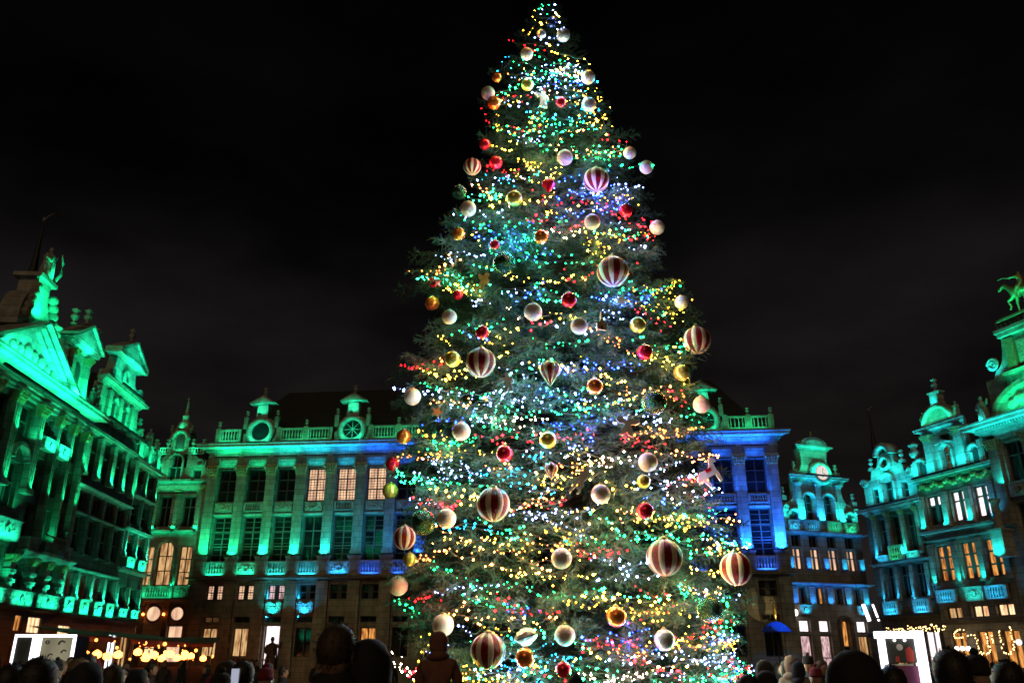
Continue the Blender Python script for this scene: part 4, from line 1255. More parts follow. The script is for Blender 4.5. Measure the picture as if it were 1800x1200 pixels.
def build_scroll_gable_house():
    b = Bld('scroll_gable_house', 'narrow teal house with scrolled gable and arched attic, first of the right row', RX, RY, RAZ)
    for u0, u1 in ((1.15, 2.0), (2.35, 3.3), (3.7, 4.6)):
        b.window(u0, u1, 8.35, 10.9, 2, 2, 'glass_dark', 0.25, zsplit=0.66)
        b.window(u0, u1, 5.5, 7.65, 2, 2, ('glass_dark', 'glass_dark', 'glass_dark', 'glass_dark'), 0.25, zsplit=0.68)
    b.window(0.7, 1.9, 1.2, 3.2, 2, 1, 'lit_warm', 0.25)
    b.window(3.6, 4.9, 0.9, 3.4, 2, 1, 'lit_white', 0.25)
    b.wall(0, 5.2, 0, 11.4, 'stone_dark')
    b.core(0, 5.2, 11.4, 8)
    for u in (0.85, 2.18, 3.5, 4.85):
        b.pilaster(u, 8.2, 10.9, 0.26, 0.22, 'stone', 0.3)
        b.pilaster(u, 5.4, 7.6, 0.22, 0.16, 'stone')
        b.lamp(u, 5.5, 0.4, 3.0, CYAN, (0, 0.25, 1), 0.12, fixture=False)
    for u in (0.9, 3.55):
        b.lamp(u, 8.25, 0.5, 7, CYAN if u < 2 else TEAL, (0, 0.25, 1), 0.12, fixture=False)
    b.panel(1.0, 2.0, 7.95, 8.3, 0.4)
    b.panel(3.7, 4.75, 7.95, 8.3, 0.4)
    b.balustrade(2.3, 3.35, 7.95, 8.9, 0.4, 0.2)
    b.lamp(1.5, 7.9, 0.8, 5, CYAN, (0, 0.5, 1), 0.12, 0.8, fixture=False)
    b.lamp(4.2, 7.9, 0.8, 5, TEAL, (0, 0.5, 1), 0.12, 0.8, fixture=False)
    b.lamp(2.8, 7.9, 0.85, 3, GREEN, (0, 0.5, 1), 0.12, 0.8, fixture=False)
    b.balustrade(1.0, 2.2, 4.5, 5.35, 0.4, 0.16)
    b.balustrade(3.7, 4.95, 4.5, 5.35, 0.4, 0.16)
    for u in (1.6, 4.3):
        b.lamp(u, 4.45, 0.8, 8, CYAN, (0, 0.5, 1), 0.12, 1.0, fixture=False)
        b.lamp(u - 0.7, 5.4, 0.2, 3, CYAN, (0, 0.2, 1), 0.1, fixture=False)
    b.cornice(0.1, 5.2, 11.2, 11.7, 0.45)
    b.cornice(0.1, 5.2, 7.7, 7.9, 0.25, 'stone')
    b.cornice(0.1, 5.2, 4.2, 4.4, 0.3, 'stone_dark')
    c = 2.75
    b.holes = []
    b.window(1.05, 1.65, 11.95, 13.0, 1, 2, 'glass_dark', 0.25)
    b.arched(2.25, 3.25, 11.85, 13.7, 2, 2, 'glass_dark', 0.25, m='stone_pale', tw=0.2, td=0.2)
    b.window(3.85, 4.45, 11.95, 13.0, 1, 2, 'glass_dark', 0.25)
    b.wall(0.3, 5.2, 11.7, 13.2, 'stone_pale', name='gable_wall')
    b.part('side_wall', MB().box(0.35, 5.15, 0.42, 2.0, 11.6, 13.2), 'stone_dark')
    half = smooth_steps([(0.3, 13.2), (0.25, 13.55, 'd'), (1.15, 13.75), (1.3, 14.3, 'd'), (2.0, 14.7), (2.1, 15.3)])
    b.gable(mirror(half, c)[:-1] + [(5.2, 13.2)], 'stone_pale', -0.02, 0.5)
    b.part('hood', MB().ring((c + 0.1, 15.1), 0.45, 0.85, -0.35, 0.5, 18, 0, 0, math.pi), 'stone_pale')
    b.part('oculus_ring', MB().ring((c + 0.1, 14.55), 0.28, 0.52, -0.25, 0.0, 20), 'stone_pale')
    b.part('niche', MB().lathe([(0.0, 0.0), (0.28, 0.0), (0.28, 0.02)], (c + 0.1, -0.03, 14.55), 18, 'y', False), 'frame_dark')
    for u, z in ((1.3, 14.3), (4.25, 14.3)):
        b.part('pedestal', MB().box(u - 0.17, u + 0.17, -0.1, 0.25, z, z + 0.2), 'stone_pale')
        b.urn(u, z + 0.2, 0.7, -0.05)
    for sg in (-1, 1):
        b.volute(c + sg * 2.2, 13.5, 0.3, 0.2, sg)
    b.ridge_roof(0.3, 5.1, 11.6, 14.3, 2.0)
    b.lamp(c, 11.75, 0.75, 60, mixc(TEAL, CYAN, 0.35), (0, 0.28, 1), 0.15, 4.2)
    b.lamp(c, 13.4, 0.6, 26, TEAL, (0, 0.28, 1), 0.15, 3.0, fixture=False)
    # awning of the ground-floor cafe
    b.part('awning', MB().add([(0.2, 0.0, 3.75), (5.1, 0.0, 3.75), (5.1, -1.4, 3.3), (0.2, -1.4, 3.3), (5.1, -1.4, 3.1), (0.2, -1.4, 3.1)], [(0, 1, 2, 3), (3, 2, 4, 5)]), 'canvas_dark')


build_scroll_gable_house()


def build_amber_window_house():
    b = Bld('swan_gable_house', 'broad teal house with white lit windows above amber ones and a round topped gable', RX, RY, RAZ)
    pairs = ((5.75, 7.0), (7.72, 8.95), (9.5, 10.75))
    for i, (u0, u1) in enumerate(pairs):
        g = ('glass_dark', 'glass_dark', 'lit_white', 'lit_white') if i == 0 else 'lit_white'
        b.window(u0, u1, 9.75, 11.65, 2, 2, g, 0.25, zsplit=0.66, bar=0.1, mid=0.26)
        b.window(u0, u1, 6.25, 8.5, 2, 3, 'lit_amber', 0.25, bar=0.1, mid=0.26)
        b.window(u0, u1, 4.05, 4.75, 2, 1, 'lit_warm' if i == 0 else 'lit_shop', 0.25, fm='frame_dark')
        b.window(u0, u1, 1.2, 3.3, 2, 1, 'lit_amber', 0.25)
        b.panel(u0 - 0.05, u1 + 0.05, 4.98, 5.75, 0.22, 'stone_pale' if i == 1 else 'stone_dark', carved=i == 1)
        if i != 1:
            b.balustrade(u0 - 0.05, u1 + 0.05, 4.99, 5.76, 0.36, 0.17)
        b.lamp((u0 + u1) / 2, 4.95, 0.8, 7, mixc(CYAN, TEAL, i == 1), (0, 0.5, 1), 0.12, 1.0, fixture=False)
        b.lamp(u0 - 0.2, 6.2, 0.35, 3.5, TEAL, (0, 0.25, 1), 0.12, fixture=False)
    b.wall(5.25, 11.15, 0, 12.4, 'stone')
    b.core(5.25, 11.15, 12.6, 8)
    for i, u in enumerate((5.45, 7.35, 9.22, 10.98)):
        b.pilaster(u, 9.55, 11.7, 0.42, 0.24, 'stone_pale')
        b.lamp(u, 9.55, 0.6, 7, TEAL if i < 3 else CYAN, (0, 0.25, 1), 0.16, fixture=False)
        b.pilaster(u, 6.1, 8.6, 0.4, 0.14, 'stone')
    mb = MB()
    for k in range(26):
        mb.ball((5.5 + 0.215 * k, -0.16, 12.22 + 0.14 * math.sin(k * 1.3)), 0.15, 7, 5, (1.1, 0.7, 1))
    b.part('frieze_garland', mb, 'gilded')
    b.lamp(8.2, 11.75, 0.6, 6, GREEN, (0, 0.4, 1), 0.1, 5.2, fixture=False)
    b.cornice(5.3, 11.1, 12.5, 12.85, 0.5)
    b.cornice(5.3, 11.1, 9.1, 9.42, 0.4)
    b.cornice(5.3, 11.1, 8.7, 8.85, 0.2, 'stone')
    b.cornice(5.3, 11.1, 3.7, 3.95, 0.35, 'stone_dark')
    # gable
    c = 8.15
    b.holes = []
    b.arched(7.75, 8.55, 12.95, 14.6, 2, 3, 'lit_dim', 0.25, m='stone_pale', tw=0.16, td=0.16)
    b.window(7.75, 8.55, 14.85, 15.3, 1, 1, 'glass_dark', 0.25)
    b.wall(6.6, 9.75, 12.85, 15.5, 'stone_pale', name='gable_wall')
    b.part('side_wall', MB().box(6.65, 9.7, 0.42, 2.5, 12.6, 15.5), 'stone_dark')
    for u in (6.9, 9.4):
        b.pilaster(u, 12.9, 15.05, 0.6, 0.26, 'stone_pale', 0.42)
    b.part('lintel', MB().poly([(7.5, 14.7), (8.8, 14.7), (8.15, 14.95)], -0.3, 0.0), 'stone_pale')
    b.cornice(6.5, 9.85, 15.5, 16.0, 0.45)
    b.part('gable_pediment', MB().ring((c, 16.0), 1.0, 1.3, -0.4, 0.3, 18, 0, 0, math.pi), 'stone_pale')
    b.part('gable_pediment', MB().poly([(c - 1.1, 16.0), (c + 1.1, 16.0)] + arc((c, 16.0), 1.05, 0, 180, 12), -0.1, 0.3), 'stone_pale')
    b.part('pedestal', MB().poly([(c - 0.42, 17.1), (c + 0.42, 17.1), (c + 0.3, 17.5), (c + 0.3, 17.95), (c + 0.48, 18.05), (c + 0.48, 18.15), (c - 0.48, 18.15), (c - 0.48, 18.05), (c - 0.3, 17.95), (c - 0.3, 17.5)], -0.3, 0.3), 'stone_pale')
    b.urn(c, 18.15, 0.95, 0.0)
    b.statue(6.85, 16.05, 1.05, 0.1)
    b.statue(9.6, 16.05, 1.05, 0.1, flip=-1)
    for u in (5.95, 10.35):
        b.part('side_niche', MB().poly([(u - 0.55, 12.85), (u + 0.55, 12.85), (u + 0.55, 13.7)] + arc((u, 13.7), 0.55, 0, 180, 10), 0.0, 0.4), 'stone_pale')
        b.part('niche', MB().poly([(u - 0.28, 12.9), (u + 0.28, 12.9), (u + 0.28, 13.65)] + arc((u, 13.65), 0.28, 0, 180, 8), -0.03, 0.0), 'frame_dark')
        b.part('arch', MB().ring((u, 13.68), 0.32, 0.56, -0.22, 0.0, 14, 0, 0, math.pi), 'stone_pale')
    b.part('pedestal', MB().box(5.25, 5.75, -0.25, 0.3, 12.85, 13.9), 'stone_pale')
    b.urn(5.5, 13.9, 1.5, 0.0)
    b.part('pedestal', MB().box(10.7, 11.15, -0.25, 0.3, 12.85, 14.3), 'stone_pale')
    b.ridge_roof(5.4, 11.0, 12.6, 16.2, 2.5)
    b.lamp(c, 12.9, 0.75, 55, mixc(TEAL, CYAN, 0.15), (0, 0.28, 1), 0.15, 5.0)
    b.lamp(c, 16.05, 0.7, 16, MINT, (0, 0.3, 1), 0.15, 2.8, fixture=False)
    b.lamp(c, 17.2, 0.6, 4, TEAL, (0, 0.3, 1), 0.15, fixture=False)
    b.lamp(5.5, 12.9, 0.7, 7, TEAL, (0, 0.3, 1), 0.15, fixture=False)


build_amber_window_house()


def build_rider_house():
    b = Bld('rider_house', 'grand house at the right edge with columned front and rounded attic in green light', RX, RY, RAZ)
    for u in (13.0, 15.2, 17.4):
        b.window(u - 0.75, u + 0.75, 11.4, 13.75, 2, 2, 'glass_dark', 0.3, zsplit=0.66)
        b.window(u - 0.75, u + 0.75, 7.4, 10.2, 2, 2, 'glass_dark', 0.3, zsplit=0.66)
        b.panel(u - 0.8, u + 0.8, 10.5, 11.25, 0.25, 'stone_carved')
        b.window(u - 0.7, u + 0.7, 1.2, 3.6, 2, 1, 'glass_dark', 0.3)
    b.wall(11.2, 19, 0, 14.0, 'stone')
    b.core(11.2, 19, 14.2, 8)
    for u in (11.75, 14.1, 16.3):
        b.pilaster(u, 9.0, 13.4, 0.7, 0.3, 'stone', 0.6)
    mb = MB()
    mb.lathe([(0.3, 8.75), (0.3, 8.85), (0.2, 8.95), (0.26, 9.3), (0.2, 9.5), (0.25, 9.8), (0.19, 10.0), (0.24, 10.25), (0.32, 10.35), (0.32, 10.5)], (11.55, -0.75, 0), 14)
    b.part('carved_column', mb, 'stone_carved')
    b.part('column_pedestal', MB().box(11.15, 11.95, -1.15, -0.3, 7.2, 8.6).box(11.08, 12.02, -1.22, -0.25, 8.6, 8.75), 'stone_pale')
    b.lamp(11.5, 7.2, 1.6, 9, TEAL, (0, 0.4, 1), 0.2, fixture=False)
    b.part('architrave', MB().run([(0.02, 14.0), (0.2, 14.02), (0.2, 14.2), (0.3, 14.24), (0.3, 14.38), (0.02, 14.4)], 12.0, 19), 'stone_pale')
    b.cornice(11.0, 19, 14.4, 15.15, 0.9)
    b.part('dentils', (lambda m: [m.box(11.1 + 0.2 * k, 11.2 + 0.2 * k, -0.6, 0.0, 14.62, 14.76) for k in range(38)] and m)(MB()), 'stone_pale', kind='stuff')
    b.lamp(14.5, 13.95, 1.2, 50, TEAL, (0, 0.35, 1), 0.12, 6.5, fixture=False)
    b.lamp(12.0, 11.3, 0.6, 4, TEAL, (0, 0.3, 1), 0.2, fixture=False)
    # rounded attic
    c = 15.9
    b.part('attic', MB().poly([(c - 3.6, 15.15), (c + 3.6, 15.15)] + arc((c, 15.2), 3.4, 0, 180, 18, 1.75), -0.1, 1.5), 'stone_pale')
    b.part('attic_arch', MB().poly(arc((c, 15.2), 3.65, 0, 180, 20, 1.95) + arc((c, 15.2), 3.3, 180, 0, 20, 1.65), -0.4, 1.6), 'stone')
    b.part('relief', (lambda m: [m.ball((c - 2.2 + 0.5 * k, -0.15, 15.75 + 0.25 * math.sin(k)), 0.35, 8, 6, (1.3, 0.6, 1)) for k in range(9)] and m)(MB()), 'stone_carved')
    b.lamp(c - 1.2, 15.2, 0.9, 40, GREEN, (0, 0.35, 1), 0.2, 3.0, fixture=False)
    b.statue(11.5, 15.15, 1.7, 0.1)
    b.lamp(11.5, 15.2, 0.55, 2, TEAL, (0, 0.3, 1), 0.2, fixture=False)
    # upper block with scroll and parapet below the rider
    b.part('upper_block', MB().box(13.6, 18.2, 0.3, 2.5, 16.4, 20.2), 'stone')
    for u in (14.0, 15.9, 17.8):
        b.part('pilaster', MB().box(u - 0.3, u + 0.3, 0.1, 0.3, 17.9, 19.8), 'gilded')
    for u in (14.95, 16.85):
        b.part('panel', MB().box(u - 0.5, u + 0.5, 0.2, 0.3, 18.1, 19.5), 'stone_carved')
    b.part('cornice', MB().box(13.4, 18.4, -0.15, 2.6, 20.2, 20.42).box(13.5, 18.3, -0.05, 2.6, 19.95, 20.2).box(13.4, 18.4, -0.15, 2.6, 17.55, 17.75), 'stone_pale')
    b.balustrade(13.6, 18.2, 20.42, 20.95, -0.1, 0.3)
    b.gable(smooth_steps([(11.9, 16.9), (13.6, 16.9), (13.6, 20.0), (13.45, 20.0, 'c'), (12.7, 18.2)]), 'stone_pale', 0.3, 0.9, 'scroll')
    b.volute(12.7, 18.55, 0.42, -0.1, -1)
    b.part('urn_block', MB().box(11.9, 13.2, 0.2, 1.6, 15.2, 17.7), 'stone')
    b.lamp(12.6, 17.75, 0.3, 7, TEAL, (0, 0.3, 1), 0.2, fixture=False)
    b.lamp(15.5, 17.0, 0.8, 30, GREEN, (0, 0.4, 1), 0.2, 3.6, fixture=False)
    b.lamp(15.4, 20.9, 0.8, 16, GREEN, (0, 0.4, 1), 0.2, 2.6, fixture=False)


build_rider_house()
#@@END_BUILDINGS

# ------------------------------------------------------------------ ground
def build_ground():
    m = mat('cobbles', (0.10, 0.09, 0.08), 0.55, base2=(0.05, 0.045, 0.04), scale=3.0)
    t = m.node_tree
    p = t.nodes['Principled BSDF']
    tc = t.nodes.new('ShaderNodeTexCoord')
    v = t.nodes.new('ShaderNodeTexVoronoi')
    v.feature = 'DISTANCE_TO_EDGE'
    v.inputs['Scale'].default_value = 7.0
    b = t.nodes.new('ShaderNodeBump')
    b.inputs['Strength'].default_value = 0.8
    b.inputs['Distance'].default_value = 0.03
    t.links.new(tc.outputs['Object'], v.inputs['Vector'])
    t.links.new(v.outputs['Distance'], b.inputs['Height'])
    t.links.new(b.outputs[0], p.inputs['Normal'])
    link('ground', MB().quad((-300, -100, 0), (300, -100, 0), (300, 500, 0), (-300, 500, 0)).mesh('ground', 'cobbles'), kind='structure')


build_ground()


# ---- far dark towers behind the roofs
def far_spire(x, y, h, r, label):
    o = link('church_spire', None, None, (x, y, 0), label=label, category='spire')
    link('tower', MB().lathe([(r * 1.3, 0), (r * 1.3, h * 0.55), (r * 1.5, h * 0.56), (r * 1.1, h * 0.58), (r, h * 0.7), (r * 0.75, h * 0.71)], (0, 0, 0), 8, smooth=False).mesh('tower', 'stone_dark'), o)
    link('spire', MB().lathe([(r * 0.7, h * 0.71), (r * 0.45, h * 0.8), (r * 0.5, h * 0.81), (r * 0.2, h * 0.92), (r * 0.05, h)], (0, 0, 0), 8, smooth=False).mesh('spire', 'slate'), o)
    link('figure', MB().ball((0, 0, h + r * 0.2), r * 0.16, 8, 6, (1, 1, 1.6)).tube([(0, 0, h), (r * 0.25, 0, h + r * 0.55), (r * 0.7, 0, h + r * 0.8)], r * 0.05, 5).mesh('figure', 'stone_pale'), o)


far_spire(-58.8, 92, 53.0, 1.5, 'faint dark spire with a small figure rising behind the pedimented left house')
far_spire(53.5, 120, 36.5, 1.0, 'thin dark spire in the night sky behind the narrow scrolled gable')


# ------------------------------------------------------------------ the Christmas tree
TX, TY = 1.0, 17.0
CP, SP = math.cos(PITCH), math.sin(PITCH)


def ray(px, py):
    """direction through a pixel of the 1800 x 1200 photograph"""
    x, y = (px - 900) / FPX, (600 - py) / FPX
    return np.array((x, CP - y * SP, SP + y * CP))


EYE_P = np.array((0, 0, EYE))
OUT = [(3, 950, 975), (30, 935, 985), (60, 915, 1000), (100, 888, 1030), (150, 862, 1052), (200, 850, 1072), (250, 845, 1098), (300, 822, 1130), (360, 806, 1138),
       (422, 800, 1145), (438, 716, 1140), (490, 716, 1180), (512, 752, 1200), (560, 765, 1215), (616, 760, 1232), (632, 682, 1215), (690, 690, 1235), (760, 705, 1245), (830, 692, 1258),
       (900, 700, 1290), (950, 702, 1315), (1010, 690, 1300), (1060, 700, 1288), (1110, 715, 1300), (1160, 705, 1325), (1230, 715, 1330), (1300, 760, 1270)]
_z, _l, _r = [], [], []
for y, a, c in OUT:
    d = ray(900, y)
    t = TY / d[1]
    z = EYE + d[2] * t
    _z.append(z)
    _l.append(TX - ray(a, y)[0] * t)
    _r.append(ray(c, y)[0] * t - TX)
_z, _l, _r = np.array(_z[::-1]), np.array(_l[::-1]), np.array(_r[::-1])
TOP = float(_z[-1]) + 0.1


def radius(z, az):
    """crown radius at height z in direction az (0 = to the right, -90 deg = towards the camera)"""
    l, r = np.interp(z, _z, _l), np.interp(z, _z, _r)
    f = (l + r) / 2
    c = np.cos(az)
    wgt = c * c
    return np.where(c > 0, r, l) * wgt + f * 0.96 * (1 - wgt)


def on_tree(px, py, out=0.0):
    """point of the crown's surface seen at a pixel, or the nearest point of its edge"""
    d = ray(px, py)
    best, bt = 1e9, None
    for t in np.arange(9.0, 17.6, 0.03):
        p = EYE_P + d * t
        dx, dy = p[0] - TX, p[1] - TY
        g = math.hypot(dx, dy) - float(radius(p[2], math.atan2(dy, dx))) - out
        if g < 0:
            return p
        if g < best:
            best, bt = g, p
    return bt


def build_tree():
    root = link('christmas_tree', None, None, (TX, TY, 0), label='giant decorated Christmas tree covered in coloured lights in the middle of the square', category='tree')
    link('trunk', MB().tube([(0, 0, 0), (0.02, 0, 4), (-0.02, 0.02, 9), (0, 0, 14), (0, 0, TOP)], [0.30, 0.25, 0.17, 0.09, 0.015], 10).mesh('trunk', 'bark'), root)
    # spray prototypes: a twig with needle blades
    protos = []
    for k in range(5):
        rg = np.random.default_rng(100 + k)
        v, f = [], []

        def blade(p, d, ln, w):
            side = np.cross(d, rg.normal(size=3))
            side /= np.linalg.norm(side) + 1e-9
            o = len(v)
            v.extend([p - side * w, p + side * w, p + d * ln])
            f.append((o, o + 1, o + 2))
        subs = [(0.0, np.array((1.0, 0, 0)), 1.0)]
        for q in range(6):
            a = rg.uniform(0.45, 0.95) * (1 if q % 2 else -1)
            subs.append((0.12 + 0.13 * q, np.array((math.cos(a), math.sin(a), rg.uniform(-0.25, 0.15))), 0.55 - 0.05 * q))
        for s0, ax, ln in subs:
            base = np.array((s0, 0, 0.0))
            n = int(9 + 11 * ln)
            for i in range(n):
                t = (i + rg.uniform(0, 1)) / n
                p = base + ax * ln * t + np.array((0, 0, -0.10 * t * t * ln))
                d = ax * 0.75 + rg.normal(size=3) * 0.55
                d /= np.linalg.norm(d)
                blade(p, d, rg.uniform(0.13, 0.24), rg.uniform(0.010, 0.017))
            o = len(v)     # the twig itself
            e = base + ax * ln
            sd = np.cross(ax, (0, 0, 1.0)) * 0.012
            v.extend([base - sd, base + sd, e])
            f.append((o, o + 1, o + 2))
        protos.append((np.array(v), np.array(f)))
    P, F, off = [], [], 0
    bm = MB()
    nspray = 0
    z = 0.55
    lev = 0
    while z < TOP - 0.15:
        rm = float(radius(z, -math.pi / 2))
        n = max(5, int(7 + rm * 5.2))
        ph = RNG.uniform(0, 6.28)
        for b in range(n):
            az = ph + 2 * math.pi * b / n + RNG.normal() * 0.10
            r0 = float(radius(z, az))
            rr = max(0.10, r0 * RNG.uniform(0.82, 1.03) - 0.55 * min(0.62, 0.22 + 0.16 * r0))
            if RNG.random() < 0.06:
                rr *= 1.12
            z0 = z + RNG.normal() * 0.07
            ca, sa = math.cos(az), math.sin(az)
            droop = 0.26 * rr ** 0.9 * RNG.uniform(0.6, 1.2)
            path = lambda t: np.array((ca * rr * t, sa * rr * t, z0 + 0.12 * rr * t - droop * (t ** 1.6) + 0.10 * t ** 6))
            bm.tube([tuple(path(t)) for t in (0, 0.35, 0.7, 1.0)], [0.035, 0.028, 0.018, 0.005], 4)
            ns = max(4, int(rr * 5.6))
            for i in range(ns):
                t = 0.40 + 0.60 * (i + 0.5) / ns + RNG.uniform(-.02, .02)
                t = min(t, 1.0)
                p = path(t)
                dirv = path(min(t + 0.05, 1.05)) - path(t - 0.05)
                dirv /= np.linalg.norm(dirv)
                last = i >= ns - 1
                yaw = 0 if last else RNG.choice((-1, 1)) * RNG.uniform(0.25, 0.95)
                cx, sx_ = math.cos(yaw), math.sin(yaw)
                ax = np.array((dirv[0] * cx - dirv[1] * sx_, dirv[0] * sx_ + dirv[1] * cx, dirv[2] + RNG.uniform(-0.55, 0.25)))
                ax /= np.linalg.norm(ax)
                sd = np.cross((0, 0, 1.0), ax)
                sd /= np.linalg.norm(sd)
                up = np.cross(ax, sd)
                rol = RNG.normal() * 0.5
                s2 = sd * math.cos(rol) + up * math.sin(rol)
                u2 = np.cross(ax, s2)
                L_ = min(0.62, 0.22 + 0.16 * rr) * RNG.uniform(0.75, 1.2)
                M = np.stack((ax, s2, u2)) * L_
                pv, pf = protos[int(RNG.integers(5))]
                P.append(pv @ M + p)
                F.append(pf + off)
                off += len(pv)
                nspray += 1
        z += 0.36 + 0.06 * RNG.random()
        lev += 1
    link('branches', bm.mesh('branches', 'bark'), root, kind='stuff')
    link('foliage', np_mesh('foliage', np.concatenate(P), np.concatenate(F), 'needles'), root, kind='stuff')
    print('sprays', nspray, 'tris', sum(len(f) for f in F))
    # low fence of fir boughs and the plinth round the trunk
    link('tree_stand', MB().lathe([(1.2, 0), (1.2, 0.35), (1.0, 0.42), (0.4, 0.45)], (0, 0, 0), 16).mesh('tree_stand', 'stone_dark'), root)
    return root


build_tree()

# ---- baubles: (px, py, radius px, kind)
BAUBLES = [
    (926, 95, 11, 'white'), (1034, 136, 12, 'white'), (858, 164, 12, 'white'), (993, 277, 14, 'white'), (1107, 269, 11, 'white'), (1136, 294, 12, 'white'),
    (823, 367, 14, 'white'), (1041, 390, 14, 'white'), (1155, 400, 13, 'white'), (937, 548, 16, 'white'), (1018, 573, 15, 'white'), (790, 557, 13, 'white'),
    (1198, 531, 12, 'white'), (725, 697, 15, 'white'), (811, 758, 16, 'white'), (1139, 812, 17, 'white'), (1056, 868, 17, 'white'), (785, 911, 17, 'white'),
    (987, 981, 18, 'white'), (1233, 711, 15, 'white'), (700, 1029, 17, 'white'), (993, 1116, 18, 'white'), (779, 1098, 19, 'white'), (1035, 184, 13, 'silver'),
    (990, 62, 12, 'silver'), (1168, 1124, 18, 'silver'), (952, 60, 8, 'silver'),
    (927, 149, 11, 'gold'), (904, 349, 14, 'gold'), (1121, 571, 14, 'gold'), (796, 631, 14, 'gold'), (1198, 655, 14, 'gold'), (963, 773, 15, 'gold'),
    (686, 862, 14, 'gold'), (720, 983, 12, 'gold'), (1131, 846, 12, 'gold'),
    (868, 181, 12, 'copper'), (806, 411, 12, 'copper'), (951, 417, 13, 'copper'), (760, 533, 13, 'copper'), (1045, 679, 15, 'copper'), (710, 767, 13, 'copper'),
    (923, 1155, 17, 'copper'), (1083, 1083, 18, 'copper'), (873, 136, 9, 'copper'),
    (872, 286, 12, 'red'), (986, 180, 10, 'red'), (1100, 370, 12, 'red'), (1000, 527, 14, 'red'), (848, 584, 12, 'red'), (1133, 619, 14, 'red'), (887, 797, 15, 'red'),
    (690, 816, 12, 'red'), (1134, 898, 15, 'red'), (990, 1176, 14, 'red'), (805, 518, 9, 'red'), (852, 254, 10, 'red'), (870, 430, 9, 'red'), (760, 497, 9, 'red'),
    (1048, 316, 22, 'striped'), (1077, 477, 27, 'striped'), (1225, 598, 24, 'striped'), (845, 637, 26, 'striped'), (867, 886, 29, 'striped'), (1168, 979, 31, 'striped'),
    (1294, 999, 28, 'striped'), (858, 1143, 30, 'striped'), (830, 293, 15, 'striped'), (711, 945, 20, 'striped'),
    (967, 653, 20, 'drop'), (969, 826, 13, 'drop'), (964, 326, 12, 'heart'),
    (886, 463, 20, 'green'), (1149, 707, 22, 'green'), (744, 918, 22, 'green'), (1247, 1070, 22, 'green'), (807, 338, 13, 'green'), (969, 40, 9, 'navy'),
]
KIND_WORDS = {'white': 'matt white ball', 'silver': 'grey silver ball', 'gold': 'olive gold ball', 'copper': 'shiny copper orange ball', 'red': 'shiny red ball',
              'striped': 'red and white striped ball', 'drop': 'pointed drop ornament in cream and dark stripes', 'heart': 'faceted red heart ornament',
              'green': 'dark green glitter ball', 'navy': 'dark blue ball near the tree top'}
SHORT = {'white': 'white ball', 'silver': 'silver ball', 'gold': 'gold ball', 'copper': 'copper ball', 'red': 'red ball', 'striped': 'striped ball', 'drop': 'pointed ornament', 'heart': 'red heart', 'green': 'dark green ball', 'navy': 'blue ball'}
USED = set()
LANDMARKS = {(964, 326): 'the red heart', (969, 40): 'the dark blue ball', (967, 653): 'the larger pointed drop', (969, 826): 'the small pointed drop',
             (1048, 316): 'the topmost full striped ball', (1077, 477): 'the second striped ball', (1225, 598): 'the striped ball on the right edge', (845, 637): 'the striped ball left of the pointed drop',
             (867, 886): 'the striped ball mid left', (1168, 979): 'the largest striped ball', (1294, 999): 'the lowest striped ball on the right edge', (858, 1143): 'the lowest striped ball', (830, 293): 'the small striped ball near the top left',
             (711, 945): 'the half hidden striped ball', (886, 463): 'the green ball high up', (1149, 707): 'the green ball mid right', (744, 918): 'the green ball lower left', (1247, 1070): 'the green ball lower right', (807, 338): 'the small green ball at the left edge'}
OWN = {(1048, 316): 'topmost of the full red and white striped balls', (1077, 477): 'large red and white striped ball below the topmost one, above the church shaped figure',
       (1225, 598): 'red and white striped ball jutting out of the right edge halfway up', (845, 637): 'red and white striped ball level with the larger pointed drop ornament',
       (867, 886): 'red and white striped ball hanging lower left, above the white glow', (1168, 979): 'largest red and white striped ball, dark in the middle, lower right',
       (1294, 999): 'red and white striped ball hanging free at the lower right edge', (858, 1143): 'lowest red and white striped ball, beside a copper one',
       (830, 293): 'small striped ball half in shade at the upper left edge', (711, 945): 'striped ball half hidden by the dark green ball at the left edge',
       (967, 653): 'larger pointed drop ornament in cream and dark stripes', (969, 826): 'smaller pointed drop ornament in dull silver stripes below the other',
       (964, 326): 'faceted red heart ornament in the upper tree', (886, 463): 'dark green glitter ball high up among teal lights', (1149, 707): 'dark green glitter ball right of the middle of the tree',
       (744, 918): 'dark green glitter ball covering part of a striped ball', (1247, 1070): 'dark green glitter ball near the lower right edge', (807, 338): 'small dark green glitter ball at the upper left edge', (969, 40): 'dark blue ball close to the very top of the tree'}


def where(px, py, skip=()):
    """words for a place on the tree: beside the nearest landmark ornaments"""
    c = sorted(LANDMARKS, key=lambda q: (q[0] - px) ** 2 + 1.2 * (q[1] - py) ** 2)
    outs = []
    for q in c[:4]:
        if q in skip:
            continue
        dx, dy = px - q[0], py - q[1]
        dist = math.hypot(dx, dy)
        near = 'just ' if dist < 60 else '' if dist < 130 else 'well '
        if abs(dx) > 1.8 * abs(dy):
            w = near + ('right of ' if dx > 0 else 'left of ')
        elif abs(dy) > 1.8 * abs(dx):
            w = near + ('below ' if dy > 0 else 'above ')
        else:
            w = near + ('below and ' if dy > 0 else 'above and ') + ('right of ' if dx > 0 else 'left of ')
        outs.append(w + LANDMARKS[q])
    return outs


def unique(prefix, opts):
    for o in opts:
        t = prefix + ' ' + o
        if t not in USED and len(t.split()) <= 16:
            USED.add(t)
            return t
    short = lambda t: t.replace('the striped ball on the', 'that on the')
    for i in range(len(opts)):
        for j in range(i + 1, len(opts)):
            t = prefix + ' ' + opts[i] + ', ' + opts[j]
            if t not in USED and len(t.split()) <= 16:
                USED.add(t)
                return t
    t = prefix + ' ' + opts[0]
    return t


